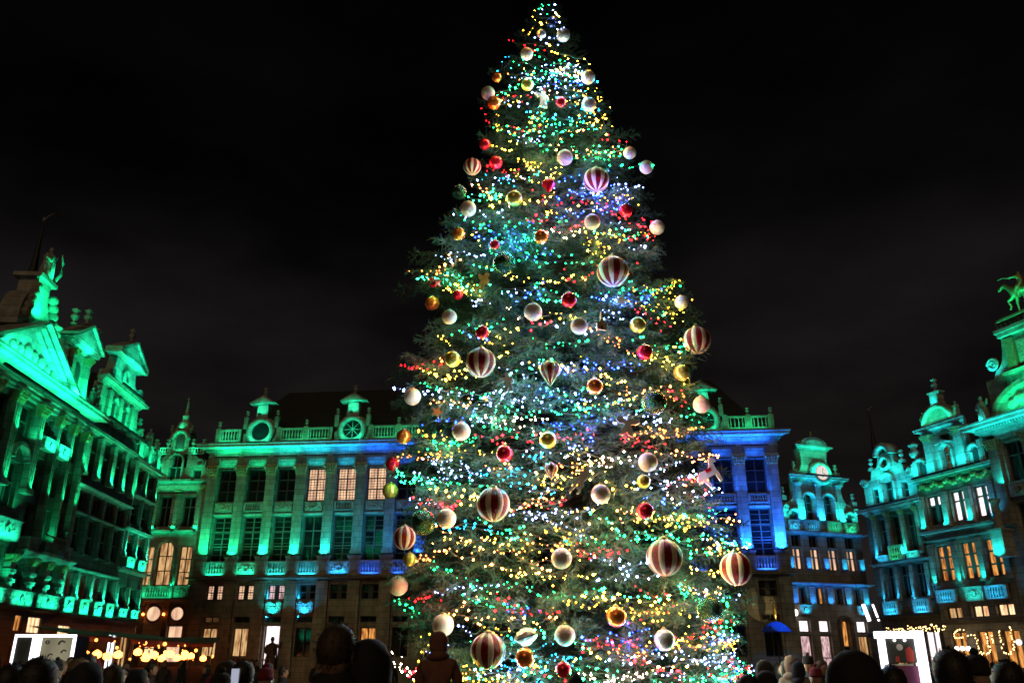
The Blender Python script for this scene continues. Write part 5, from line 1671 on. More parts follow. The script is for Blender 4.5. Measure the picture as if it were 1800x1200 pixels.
def build_baubles():
    cap = MB().lathe([(0.0, 1.17), (0.10, 1.16), (0.13, 1.1), (0.24, 1.08), (0.26, 0.94)], (0, 0, 0), 12).tube([(0.07 * math.cos(a), 0, 1.22 + 0.09 * math.sin(a)) for a in [i * math.pi / 5 for i in range(11)]], 0.018, 4).mesh('cap', 'brass_cap')
    balls = {}
    for k in ('white', 'red', 'gold', 'copper', 'green', 'navy', 'silver'):
        balls[k] = MB().ball((0, 0, 0), 1.0, 28, 18).mesh('bauble', 'bauble_' + k)
    balls['striped'] = MB().ball((0, 0, 0), 1.0, 32, 18).mesh('bauble', 'stripe_red')
    dp = [(0.001, -1.35), (0.10, -1.2), (0.32, -0.9), (0.66, -0.45), (0.88, -0.05), (0.93, 0.25), (0.80, 0.6), (0.50, 0.88), (0.2, 0.98), (0.001, 1.0)]
    balls['drop'] = MB().lathe(dp, (0, 0, 0), 28).mesh('bauble', 'stripe_red')
    hp = [(0.001, -1.25), (0.55, -0.55), (0.98, 0.1), (1.0, 0.4), (0.72, 0.78), (0.3, 0.8), (0.12, 0.55), (0.001, 0.5)]
    balls['heart'] = MB().lathe(hp, (0, 0, 0), 10, smooth=False).mesh('bauble', 'bauble_red')

    def stripe(prof, a0, a1, name, m, k=1.022):
        mb = MB()
        n = 5
        v, f = [], []
        for r, h in prof:
            for i in range(n + 1):
                a = a0 + (a1 - a0) * i / n
                q = k if 0 < i < n else 0.99
                v.append((r * q * math.cos(a), r * q * math.sin(a), h * (q if r < 0.5 else 1)))
        for j in range(len(prof) - 1):
            for i in range(n):
                f.append((j * (n + 1) + i, j * (n + 1) + i + 1, (j + 1) * (n + 1) + i + 1, (j + 1) * (n + 1) + i))
        return mb.add(v, f, 0, True).mesh(name, m)
    sp = [(max(1e-4, math.sin(math.pi * i / 18)), -math.cos(math.pi * i / 18)) for i in range(19)]
    s_ball = stripe(sp, 0, math.pi / 8, 'stripe', 'stripe_white')
    s_drop = stripe(dp, 0, math.pi / 10, 'stripe', 'stripe_gold')
    for px, py, pr, k in BAUBLES:
        p = on_tree(px, py, 0.30 if k in ('green', 'striped') else 0.15)
        depth = p[1] * CP + (p[2] - EYE) * SP
        d = ray(px, py)
        r = pr / FPX * depth
        p = p - d / np.linalg.norm(d) * r * 0.3
        key = (px, py)
        if key in OWN:
            lab = OWN[key]
        else:
            lab = unique(KIND_WORDS[k], where(px, py))
        o = link('bauble', balls[k], None, tuple(p), RNG.uniform(0, 6.28), label=lab, category='bauble', group='baubles and ornaments hung on the tree')
        o.scale = (r, r, r)
        link('cap', cap, o)
        if k == 'striped':
            for i in range(8):
                link('stripe', s_ball, o, rz=i * math.pi / 4)
        if k == 'drop':
            for i in range(8):
                link('stripe', s_drop, o, rz=i * math.pi / 4)


build_baubles()


# ---- cut-out figures hung on the tree
def build_figures():
    def hang(name, label, cat, px, py, h, outline, m, extra=None, lean=0.0, depth=0.06):
        p = on_tree(px, py, 0.14)
        o = link(name, MB().poly(outline, -depth, depth).mesh(name, m), None, tuple(p), RNG.uniform(-0.4, 0.4), label=label, category=cat, group='cut-out figures hung on the tree')
        o.scale = (h, h, h)
        o.rotation_euler[1] = lean
        if extra:
            for en, mb, em in extra:
                link(en, mb.mesh(en, em), o)
        return o
    angel = [(-0.05, 0.42), (0.06, 0.42), (0.10, 0.30), (0.06, 0.2), (0.2, 0.28), (0.45, 0.34), (0.5, 0.2), (0.36, 0.08), (0.2, 0.06), (0.14, 0.0), (0.26, -0.28), (0.34, -0.5), (0.1, -0.44), (0.02, -0.3), (-0.08, -0.46), (-0.3, -0.48), (-0.2, -0.25), (-0.12, 0.0), (-0.2, 0.05), (-0.38, 0.03), (-0.52, 0.16), (-0.44, 0.33), (-0.2, 0.27), (-0.06, 0.2), (-0.1, 0.3)]
    hang('angel_ornament', 'pale silver winged angel cut-out below and left of the dark green ball', 'ornament', 1103, 747, 0.40, angel, 'silver_sheet', [('head', MB().ball((0, -0.08, 0.36), 0.1, 8, 6), 'silver_sheet')], 0.2)
    horse = [(-0.45, 0.1), (-0.3, 0.2), (0.0, 0.16), (0.15, 0.25), (0.24, 0.48), (0.32, 0.5), (0.48, 0.34), (0.44, 0.27), (0.33, 0.31), (0.3, 0.05), (0.34, -0.15), (0.3, -0.45), (0.22, -0.45), (0.2, -0.12), (-0.1, -0.1), (-0.2, -0.2), (-0.16, -0.46), (-0.25, -0.46), (-0.34, -0.15), (-0.4, -0.05), (-0.55, -0.2), (-0.56, 0.0)]
    hang('horse_ornament', 'pale horse cut-out hanging out at the right edge of the tree', 'ornament', 1247, 832, 0.48, horse, 'silver_sheet', [('saddle', MB().box(-0.12, 0.12, -0.08, 0.08, 0.06, 0.19), 'bauble_red')], -0.5)
    church = [(-0.32, -0.5), (-0.32, -0.1), (-0.2, 0.0), (-0.12, 0.02), (-0.06, 0.2), (-0.035, 0.55), (0.0, 0.7), (0.035, 0.55), (0.06, 0.2), (0.12, 0.02), (0.2, 0.0), (0.32, -0.1), (0.32, -0.5)]
    hang('church_ornament', 'plain wooden church with pointed spire hanging right of a white ball', 'ornament', 1057, 566, 0.30, church, 'plywood', [('doorway', MB().box(-0.08, 0.06, -0.075, -0.06, -0.5, -0.25), 'frame_dark')])
    figure = [(-0.08, 0.5), (0.08, 0.5), (0.12, 0.38), (0.08, 0.28), (0.24, 0.2), (0.3, -0.05), (0.22, -0.08), (0.15, 0.08), (0.14, -0.15), (0.2, -0.5), (0.06, -0.5), (0.0, -0.2), (-0.08, -0.5), (-0.22, -0.5), (-0.14, -0.15), (-0.15, 0.08), (-0.26, 0.16), (-0.4, 0.3), (-0.44, 0.22), (-0.28, 0.04), (-0.1, 0.26), (-0.12, 0.38)]
    hang('elf_ornament', 'orange wooden elf cut-out near the top of the tree', 'ornament', 955, 174, 0.42, figure, 'plywood', [('hat', MB().poly([(-0.12, 0.46), (0.12, 0.46), (0.05, 0.72)], -0.08, 0.08), 'bauble_red')])
    hang('dancer_ornament', 'golden figure cut-out left of the upper dark green ball', 'ornament', 850, 495, 0.38, figure, 'gold_leaf', None, 0.5)
    hang('puppet_ornament', 'pale green figure cut-out below the striped ball left of the pointed drop', 'ornament', 893, 672, 0.36, figure, 'silver_sheet', None, -0.1)
    skier = [(-0.02, 0.5), (0.06, 0.5), (0.08, 0.42), (0.14, 0.25), (0.2, 0.1), (0.1, -0.05), (0.12, -0.2), (0.06, -0.5), (0.0, -0.5), (0.02, -0.2), (-0.05, -0.05), (-0.1, -0.3), (-0.22, -0.55), (-0.28, -0.5), (-0.14, -0.1), (-0.1, 0.1), (-0.04, 0.3)]
    hang('skier_ornament', 'slim pale skier cut-out right of the small pointed drop', 'ornament', 1022, 842, 0.5, skier, 'silver_sheet', None, 0.35)
    star = []
    for i in range(10):
        a = math.pi / 2 + i * math.pi / 5
        q = 0.5 if i % 2 == 0 else 0.2
        star.append((q * math.cos(a), q * math.sin(a)))
    hang('star_ornament', 'silver star hanging right below the second striped ball', 'ornament', 1092, 528, 0.26, star, 'silver_sheet', None, 0.3)
    hang('star_ornament', 'small red star hanging at the left edge below the upper left bough', 'ornament', 768, 497, 0.24, star, 'bauble_red', None, -0.2)
    hang('star_ornament', 'orange star between the white ball and the red ball at mid left', 'ornament', 768, 724, 0.24, star, 'bauble_copper', None, 0.4)
    # foil wrapped parcels and a trombone shaped tube low on the tree
    p = on_tree(925, 1118, 0.02)
    foil = MB().ball((0, 0, 0), 1.0, 12, 9)
    foil.sm = [False] * len(foil.sm)
    foil.v = [(x * 0.24 * random.uniform(.8, 1.15), y * 0.12 * random.uniform(.8, 1.15), z * 0.16 * random.uniform(.8, 1.15)) for x, y, z in foil.v]
    o = link('foil_parcel', foil.mesh('foil_parcel', 'silver_sheet'), None, tuple(p), 0.3, label='crumpled pale foil parcel beside the lowest striped ball', category='ornament')
    o.rotation_euler[1] = -0.3
    o.scale = (0.8, 0.8, 0.8)
    link('ribbon', MB().box(-0.25, 0.25, -0.125, -0.10, -0.015, 0.015).mesh('ribbon', 'frame_dark'), o)


build_figures()

# ---- LED strings: (start px, end px, sag px, colour)
LED = {'teal': ((0.010, 1.0, 0.19), 22, 4.0), 'yellow': ((1.0, 0.47, 0.03), 17, 4.0), 'warm': ((1.0, 0.22, 0.04), 17, 4.0), 'red': ((1.0, 0.006, 0.010), 22, 3.0), 'blue': ((0.012, 0.04, 1.0), 30, 3.0),
       'ice': ((0.22, 0.34, 1.0), 20, 3.0), 'white': ((1.0, 0.72, 0.48), 15, 4.0), 'cyan': ((0.010, 0.45, 1.0), 22, 3.5)}
GLOW = {'teal': (0.01, 1.0, 0.42), 'yellow': (1.0, 0.60, 0.06), 'warm': (1.0, 0.38, 0.09), 'red': (1.0, 0.03, 0.04), 'blue': (0.05, 0.12, 1.0), 'ice': (0.36, 0.52, 1.0), 'white': (1.0, 0.80, 0.62), 'cyan': (0.02, 0.60, 1.0)}
for k, (c, s, h) in LED.items():
    emit('led_' + k, c, s)
    emit('led_' + k + '_hot', c, s * h)
STRINGS = [
    ((950, 8), (968, 36), 4, 'teal'), ((956, 2), (966, 16), 1, 'teal'), ((950, 14), (962, 4), 1, 'ice'), ((938, 26), (984, 30), 5, 'yellow'), ((974, 16), (988, 52), 3, 'ice'), ((925, 55), (940, 42), 2, 'yellow'), ((945, 62), (990, 75), 5, 'ice'),
    ((900, 70), (955, 80), 5, 'red'), ((935, 88), (1000, 116), 4, 'teal'), ((960, 82), (1036, 116), -4, 'yellow'), ((962, 110), (1028, 126), 5, 'ice'), ((875, 118), (900, 104), 3, 'cyan'),
    ((868, 160), (960, 132), 6, 'teal'), ((960, 134), (1042, 138), 6, 'teal'), ((900, 128), (940, 124), 4, 'warm'), ((985, 125), (1015, 122), 3, 'white'),
    ((872, 186), (955, 156), 6, 'ice'), ((965, 168), (1028, 166), 5, 'white'), ((870, 176), (935, 168), 4, 'red'), ((870, 232), (962, 196), 6, 'teal'), ((972, 206), (1032, 200), 6, 'cyan'),
    ((872, 200), (876, 226), 2, 'yellow'), ((925, 204), (960, 208), 3, 'yellow'), ((850, 190), (862, 226), 2, 'red'), ((890, 224), (965, 226), 4, 'red'), ((985, 238), (1062, 222), -6, 'warm'), ((1040, 176), (1076, 232), 3, 'yellow'),
    ((1062, 232), (1096, 256), 3, 'red'), ((935, 252), (1010, 254), 5, 'teal'), ((1005, 258), (1132, 298), 6, 'teal'), ((862, 250), (912, 258), 4, 'yellow'), ((840, 290), (915, 302), 6, 'red'), ((925, 286), (955, 288), 3, 'yellow'),
    ((850, 306), (900, 318), 3, 'cyan'), ((925, 312), (952, 302), 2, 'teal'), ((835, 330), (905, 348), 5, 'warm'), ((940, 342), (1050, 350), 6, 'red'), ((1012, 336), (1045, 350), 3, 'blue'), ((1080, 318), (1128, 330), 4, 'ice'),
    ((945, 356), (975, 362), 3, 'yellow'), ((800, 345), (880, 336), 5, 'teal'), ((800, 376), (900, 366), 6, 'ice'), ((815, 388), (1000, 386), 7, 'teal'), ((1050, 355), (1120, 400), 5, 'red'), ((1075, 385), (1110, 400), 3, 'ice'),
    ((840, 420), (935, 416), 5, 'blue'), ((965, 408), (1025, 402), 4, 'white'), ((1035, 425), (1075, 432), 4, 'yellow'), ((860, 444), (1048, 458), 8, 'teal'), ((1130, 390), (1155, 420), 3, 'red'), ((830, 400), (850, 440), 3, 'yellow'),
    ((760, 450), (870, 436), 6, 'ice'), ((735, 488), (862, 470), 8, 'teal'), ((765, 470), (800, 445), 3, 'warm'), ((800, 500), (850, 508), 4, 'yellow'), ((865, 480), (1045, 484), 10, 'yellow'), ((985, 484), (1050, 480), 8, 'red'),
    ((935, 500), (985, 510), 4, 'teal'), ((930, 520), (960, 505), 3, 'blue'), ((1100, 480), (1112, 462), 1, 'red'), ((1112, 490), (1166, 556), 4, 'teal'), ((1060, 522), (1110, 516), 4, 'ice'), ((1120, 500), (1200, 524), 3, 'yellow'), ((1125, 535), (1180, 578), 3, 'red'),
    ((1165, 545), (1202, 566), 3, 'yellow'), ((825, 532), (870, 536), 3, 'ice'), ((800, 576), (880, 558), 5, 'teal'), ((890, 540), (920, 562), 3, 'white'), ((930, 570), (975, 562), 4, 'red'), ((1000, 566), (1100, 592), 6, 'warm'),
    ((820, 590), (870, 600), 4, 'blue'), ((850, 598), (900, 606), 3, 'yellow'), ((770, 590), (800, 610), 3, 'yellow'), ((1195, 596), (1202, 672), 2, 'yellow'), ((1025, 628), (1120, 640), 5, 'blue'), ((1130, 625), (1200, 638), 4, 'yellow'), ((700, 642), (775, 634), 5, 'red'),
    ((740, 672), (885, 690), 6, 'teal'), ((880, 664), (975, 622), 4, 'teal'), ((1000, 640), (1022, 668), 3, 'warm'), ((1040, 645), (1100, 668), 4, 'yellow'), ((760, 652), (835, 654), 5, 'yellow'), ((755, 700), (870, 705), 5, 'warm'), ((785, 712), (975, 692), 8, 'ice'),
    ((985, 690), (1112, 700), 6, 'ice'), ((975, 716), (1095, 708), 5, 'teal'), ((1105, 686), (1170, 682), 4, 'warm'), ((1180, 690), (1210, 700), 3, 'red'), ((750, 740), (835, 724), 5, 'blue'), ((840, 735), (960, 730), 6, 'white'), ((870, 722), (960, 720), 3, 'teal'),
    ((735, 755), (785, 770), 4, 'yellow'), ((835, 768), (1060, 758), 6, 'red'), ((740, 772), (830, 776), 4, 'teal'), ((1000, 775), (1060, 768), 3, 'blue'), ((1100, 755), (1215, 760), 6, 'warm'), ((700, 806), (810, 786), 5, 'warm'), ((915, 824), (962, 788), 2, 'cyan'),
    ((990, 800), (1120, 806), 6, 'white'), ((1090, 776), (1170, 782), 4, 'red'), ((760, 818), (830, 838), 5, 'ice'), ((700, 832), (755, 844), 4, 'teal'), ((765, 845), (880, 850), 6, 'teal'), ((800, 862), (870, 866), 5, 'yellow'), ((955, 848), (1065, 828), 4, 'yellow'),
    ((1150, 790), (1262, 800), 6, 'warm'), ((1140, 835), (1200, 850), 5, 'ice'), ((725, 880), (820, 882), 4, 'red'), ((900, 885), (1000, 880), 5, 'red'), ((895, 904), (1055, 890), 6, 'ice'), ((1060, 880), (1125, 895), 4, 'warm'), ((1160, 860), (1210, 880), 4, 'white'),
    ((1230, 850), (1244, 890), 2, 'red'), ((1150, 898), (1300, 912), 6, 'warm'), ((1165, 905), (1250, 916), 5, 'yellow'), ((780, 920), (870, 928), 5, 'cyan'), ((860, 928), (925, 945), 4, 'teal'), ((770, 948), (960, 940), 7, 'yellow'), ((990, 948), (1135, 936), 6, 'teal'),
    ((960, 935), (1060, 942), 6, 'yellow'), ((1010, 962), (1100, 968), 5, 'red'), ((1190, 950), (1235, 970), 4, 'teal'), ((1235, 968), (1290, 972), 4, 'warm'), ((770, 968), (860, 975), 5, 'warm'), ((850, 992), (970, 1000), 6, 'warm'), ((755, 985), (835, 1030), 4, 'teal'),
    ((835, 1024), (900, 1028), 4, 'teal'), ((762, 1040), (880, 1024), 5, 'ice'), ((900, 1010), (985, 1004), 4, 'yellow'), ((895, 1030), (1060, 1040), 8, 'teal'), ((1050, 1014), (1150, 1008), 6, 'ice'), ((1060, 1042), (1215, 1040), 8, 'teal'), ((1030, 1046), (1190, 1052), 7, 'yellow'),
    ((1190, 1030), (1225, 1015), 3, 'teal'), ((700, 1052), (735, 1085), 3, 'teal'), ((725, 1045), (770, 1060), 3, 'red'), ((800, 1075), (860, 1090), 6, 'warm'), ((870, 1050), (950, 1075), 5, 'red'), ((1110, 1086), (1170, 1092), 4, 'yellow'), ((1025, 1122), (1145, 1108), 6, 'blue'),
    ((1035, 1138), (1135, 1118), 5, 'red'), ((1180, 1122), (1285, 1090), 6, 'red'), ((1200, 1132), (1290, 1122), 5, 'warm'), ((1290, 1112), (1306, 1150), 2, 'ice'), ((870, 1176), (1010, 1150), 6, 'cyan'), ((1000, 1166), (1090, 1176), 5, 'teal'), ((1130, 1166), (1235, 1160), 6, 'warm'),
    ((1205, 1156), (1275, 1148), 4, 'ice'), ((1050, 1190), (1130, 1182), 5, 'white'), ((1262, 1190), (1312, 1160), 3, 'teal'), ((1150, 1196), (1270, 1188), 4, 'teal'), ((815, 1180), (900, 1190), 4, 'warm'), ((740, 1120), (752, 1180), 3, 'yellow'), ((690, 1150), (740, 1195), 3, 'white'), ((940, 1180), (1010, 1196), 3, 'red'),
]


def build_strings():
    oct_v = np.array([(1, 0, 0), (-1, 0, 0), (0, 1, 0), (0, -1, 0), (0, 0, 1), (0, 0, -1)], float)
    oct_f = np.array([(0, 2, 4), (2, 1, 4), (1, 3, 4), (3, 0, 4), (2, 0, 5), (1, 2, 5), (3, 1, 5), (0, 3, 5)])
    rg = np.random.default_rng(5)
    pal = ['teal', 'ice', 'yellow', 'warm', 'teal', 'blue', 'yellow', 'ice', 'warm', 'red', 'yellow']
    lst = list(STRINGS)
    # the many fainter runs between the ones that stand out
    nf = 0
    man = np.array([((a[0] + b[0]) / 2, (a[1] + b[1]) / 2) for a, b, _s, _c in STRINGS])
    while nf < 240:
        yy = 110 + 1085 * (1 - rg.random() ** 1.5)
        if yy > 1195:
            continue
        z_l = np.interp(yy, [o[0] for o in OUT], [o[1] for o in OUT])
        z_r = np.interp(yy, [o[0] for o in OUT], [o[2] for o in OUT])
        x = rg.uniform(z_l + 4, z_r - 30)
        ln = rg.uniform(35, 135)
        near = STRINGS[int(np.argmin(((man - (x + ln / 2, yy)) ** 2).sum(1)))][3]
        if rg.random() < 0.38 or (near in ('red', 'warm') and rg.random() < 0.6):
            near = pal[int(rg.integers(len(pal)))]
        lst.append(((x, yy), (min(x + ln, z_r - 4), yy + rg.normal() * 0.16 * ln), rg.uniform(0, 13), near))
        nf += 1
    total = 0
    lights = []
    for (a, b, sag, colr) in lst:
        n = max(2, int(math.hypot(b[0] - a[0], b[1] - a[1]) / 6))
        pts = []
        for i in range(n + 1):
            t = i / n
            x = a[0] + (b[0] - a[0]) * t + rg.normal() * 0.8
            y = a[1] + (b[1] - a[1]) * t + sag * 4 * t * (1 - t) + 3.6 * math.sin(t * n * 0.55 + a[0]) + rg.normal() * 2.4
            pts.append(on_tree(x, y, 0.0))
        pts = np.array(pts)
        pts[1:-1] = (pts[:-2] + pts[1:-1] * 2 + pts[2:]) / 4
        # pull the string towards the viewer's side of the needles, a bulb every 13 cm or so
        seg = np.linalg.norm(np.diff(pts, axis=0), axis=1)
        cum = np.concatenate(([0], np.cumsum(seg)))
        s = 0.0
        V, F = [], []
        nextlamp = rg.uniform(0.1, 0.4)
        k = 0
        while s < cum[-1]:
            p = np.array([np.interp(s, cum, pts[:, c]) for c in range(3)])
            az = math.atan2(p[1] - TY, p[0] - TX)
            p = p + np.array((math.cos(az), math.sin(az), 0)) * rg.uniform(-0.16, 0.12) + rg.normal(size=3) * 0.035
            rr = 0.007 + 0.017 * rg.random() ** 2
            V.append(oct_v * rr + p)
            F.append(oct_f + k * 6)
            k += 1
            if s >= nextlamp:      # added unseen point light, brightens the needles beyond what the bulbs emit
                lp = pts.mean(axis=0) * 0 + p
                lights.append((colr, tuple(lp)))
                nextlamp += rg.uniform(0.45, 0.8)
            s += rg.choice((0.045, 0.07, 0.10, 0.15)) * rg.uniform(0.85, 1.2)
        total += k
        word = {'ice': 'cool white', 'warm': 'warm orange', 'white': 'white'}.get(colr, colr)
        mx, my = (a[0] + b[0]) / 2, (a[1] + b[1]) / 2
        slope = (b[1] - a[1]) / max(20.0, b[0] - a[0])
        shape = ('short ' if math.hypot(b[0] - a[0], b[1] - a[1]) < 62 else 'long ' if b[0] - a[0] > 112 else '') + ('rising ' if slope < -0.1 else 'falling ' if slope > 0.1 else 'sagging ' if sag > 8 else '')
        lab = unique(shape + word + ' lights strung', where(mx, my))
        o = link('light_string', MB().tube([tuple(q) for q in pts], 0.006, 4).mesh('light_string', 'wire'), None, label=lab, category='light string', group='light strings draped round the tree')
        link('bulbs', np_mesh('bulbs', np.concatenate(V), np.concatenate(F), 'led_' + colr + ('_hot' if rg.random() < 0.5 else '')), o, kind='stuff')
    data = {}
    for colr, p in lights:
        if colr not in data:
            ld = bpy.data.lights.new('string_fill', 'POINT')
            ld.color = GLOW[colr]
            ld.energy = {'teal': 6.0, 'yellow': 5.6, 'warm': 6.0, 'red': 6.5, 'blue': 13.0, 'ice': 6.0, 'white': 3.4, 'cyan': 6.5}[colr]
            ld.shadow_soft_size = 0.03
            data[colr] = ld
        lo = bpy.data.objects.new('string_fill', data[colr])
        COL.objects.link(lo)
        lo.location = p
    print('LED bulbs', total, 'strings', len(lst), 'glow', len(lights))


build_strings()
#@@END_TREE


# ------------------------------------------------------------------ things standing in the square
def on_ground(px, Y):
    return (px - 900) / (FPX / CP) * Y


def height_at(py, Y):
    return EYE + (600 + FPX * math.tan(PITCH) - py) / (FPX / CP) * Y


def build_kiosks():
    # right: shining white frame with a poster box
    Y = 20.0
    x0, x1 = on_ground(1551, Y), on_ground(1626, Y)
    zt = height_at(1111, Y)
    k = link('illuminated_booth', None, None, ((x0 + x1) / 2, Y, 0), R(-8), label='shining white frame with dark poster inside, standing before the right houses', category='booth')
    w = (x1 - x0) / 2
    link('post', MB().box(-w, -w + 0.12, -0.09, 0.09, 0, zt - 0.16).mesh('post', 'lamp_cool'), k)
    link('post', MB().box(w - 0.19, w, -0.12, 0.12, 0, zt).mesh('post', 'lamp_cool'), k)
    link('crossbar', MB().box(-w - 0.06, w - 0.193, -0.09, 0.09, zt - 0.157, zt - 0.01).mesh('crossbar', 'lamp_cool'), k)
    pn = link('poster', MB().box(-w + 0.123, w - 0.193, -0.02, 0.04, 1.60, zt - 0.16).mesh('poster', 'print_dark'), k)
    link('printed_figure', MB().poly([(0.06, 1.62), (0.22, 1.62), (0.23, 1.85), (0.16, 1.95), (0.06, 1.88)], -0.026, -0.02).mesh('printed_figure', 'print_red'), pn)
    link('printed_figure', MB().poly([(-0.18, 1.62), (-0.08, 1.62), (-0.09, 1.74), (-0.16, 1.74)], -0.026, -0.02).mesh('printed_figure', 'print_red'), pn)
    link('printed_figure', MB().poly(arc((-0.05, 1.93), 0.07, 0, 360, 14)[:-1], -0.026, -0.02).mesh('printed_figure', 'print_pale'), pn)
    link('caption_strip', MB().box(-w + 0.14, w - 0.3, -0.03, 0.04, 1.545, 1.575).mesh('caption_strip', 'print_pale'), k)
    link('lower_panel', MB().box(-w + 0.123, w - 0.193, -0.02, 0.04, 0.1, 1.54).mesh('lower_panel', 'print_magenta'), k)
    for q in range(2):
        link('spotlight', MB().ball((-0.15 + 0.22 * q, -0.07, zt - 0.2), 0.03, 8, 6).mesh('spotlight', 'lamp_white'), k)
    # left: square info box with glowing edges
    Y = 22.0
    x0, x1 = on_ground(22, Y), on_ground(124, Y)
    zt = height_at(1117, Y)
    w = (x1 - x0) / 2
    k = link('info_box', None, None, ((x0 + x1) / 2, Y, 0), R(6), label='square info box with glowing white edges and printed pale side at the left', category='kiosk')
    link('body', MB().box(-w + 0.03, w - 0.03, 0.0, 1.0, 0, zt - 0.03).mesh('body', 'metal_dark'), k)
    link('top_edge', MB().box(-w, w, -0.05, 0.05, zt - 0.06, zt).mesh('top_edge', 'lamp_cool'), k)
    link('edge_light', MB().box(-w, -w + 0.045, -0.05, 0.05, 0, zt - 0.063).mesh('edge_light', 'lamp_cool'), k)
    link('edge_light', MB().box(w - 0.045, w, -0.05, 0.05, 0, zt - 0.063).mesh('edge_light', 'lamp_cool'), k)
    link('edge_light', MB().box(-w * 0.40, -w * 0.10, -0.06, 0.05, 0, zt - 0.063).mesh('edge_light', 'lamp_cool'), k)
    link('dark_panel', MB().box(-w + 0.048, -w * 0.40 - 0.003, -0.02, 0.0, 0, zt - 0.063).mesh('dark_panel', 'print_dark'), k)
    pp = link('printed_panel', MB().box(-w * 0.10 + 0.003, w - 0.048, -0.02, 0.0, 0, zt - 0.063).mesh('printed_panel', 'lit_panel'), k)
    for (u, z, r, q) in ((0.08, zt - 0.18, 0.05, 1), (0.42, zt - 0.22, 0.09, 0), (0.5, zt - 0.42, 0.07, 0), (0.2, zt - 0.5, 0.06, 0), (0.45, zt - 0.62, 0.05, 0)):
        mb = MB().ring((u, z), r * 0.55, r, -0.032, -0.018, 12, 0, 0 if q else 0.4, 2 * math.pi if q else 3.4)
        link('printed_motif', mb.mesh('printed_motif', 'print_ink'), pp)


emit('lit_panel', (0.62, 0.56, 0.36), 0.42, var=0.3, scale=2.0)
build_kiosks()


def build_terraces():
    spots = [(-21.6, 43.5, 'at the far left edge'), (-21.9, 50.0, 'in front of the gabled left house'), (-22.2, 55.5, 'near the end of the left row'), (-23.0, 61.5, 'before the corner house with the spire')]
    first = None
    for i, (x, y, w) in enumerate(spots):
        t = link('cafe_terrace', None, None, (x, y, 0), R(92) if i < 3 else R(8), label='cafe terrace with red awning and glowing orange lamps ' + w, category='cafe terrace', group='cafe terraces along the left side')
        if first is None:
            first = {}
            first['awning'] = MB().add([(-2.4, -1.2, 2.75), (2.4, -1.2, 2.75), (2.4, 1.2, 3.15), (-2.4, 1.2, 3.15), (-2.4, -1.25, 2.5), (2.4, -1.25, 2.5), (-2.4, -1.2, 2.79), (2.4, -1.2, 2.79), (2.4, 1.2, 3.19), (-2.4, 1.2, 3.19)], [(3, 2, 1, 0), (0, 1, 5, 4), (6, 7, 8, 9)]).mesh('awning', 'canvas_red')
            first['post'] = MB().lathe([(0.04, 0), (0.04, 2.7)], (0, 0, 0), 8).mesh('post', 'metal_dark')
            first['lamp'] = MB().ball((0, 0, 0), 0.085, 10, 7).mesh('lamp', 'lamp_warm')
            first['heater'] = MB().lathe([(0.05, -0.1), (0.12, -0.06), (0.12, 0.05), (0.02, 0.12)], (0, 0, 0), 10).mesh('heater', 'lamp_orange')
            first['table'] = MB().lathe([(0.25, 0), (0.05, 0.04), (0.03, 0.7), (0.35, 0.72), (0.35, 0.76)], (0, 0, 0), 12).mesh('table', 'metal_dark')
            first['windbreak'] = MB().box(-2.3, 2.3, -1.35, -1.3, 0, 1.3).mesh('windbreak', 'canvas_dark')
        link('awning', first['awning'], t)
        link('windbreak', first['windbreak'], t)
        for sx in (-2.3, 2.3):
            link('post', first['post'], t, (sx, -1.15, 0))
        for k in range(10):
            o = link('lamp', first['lamp'], t, (-2.2 + 0.49 * k + random.uniform(-.2, .2), random.uniform(-1.7, -0.9), random.choice((1.75, 1.95, 2.3, 2.55)) + random.uniform(-.08, .08)))
            q = random.choice((0.35, 0.5, 0.7, 0.9, 1.3))
            o.scale = (q, q, q)
        for k in range(4):
            o = link('heater', first['heater'], t, (-1.9 + 1.25 * k, -1.5, random.uniform(1.75, 2.1)))
            o.scale = (1.7, 1.7, 1.7)
        for k in range(3):
            link('table', first['table'], t, (-1.5 + 1.5 * k, -0.3, 0))


build_terraces()


def facade_uv(px, py, d):
    """(u, z) in the right row's plane, moved out by d"""
    a = R(RAZ)
    n = np.array((-math.sin(a), math.cos(a)))
    q = ray(px, py)
    t = (RX * n[0] + RY * n[1] - d) / (q[0] * n[0] + q[1] * n[1])
    p = EYE_P + q * t
    return tuple(p)


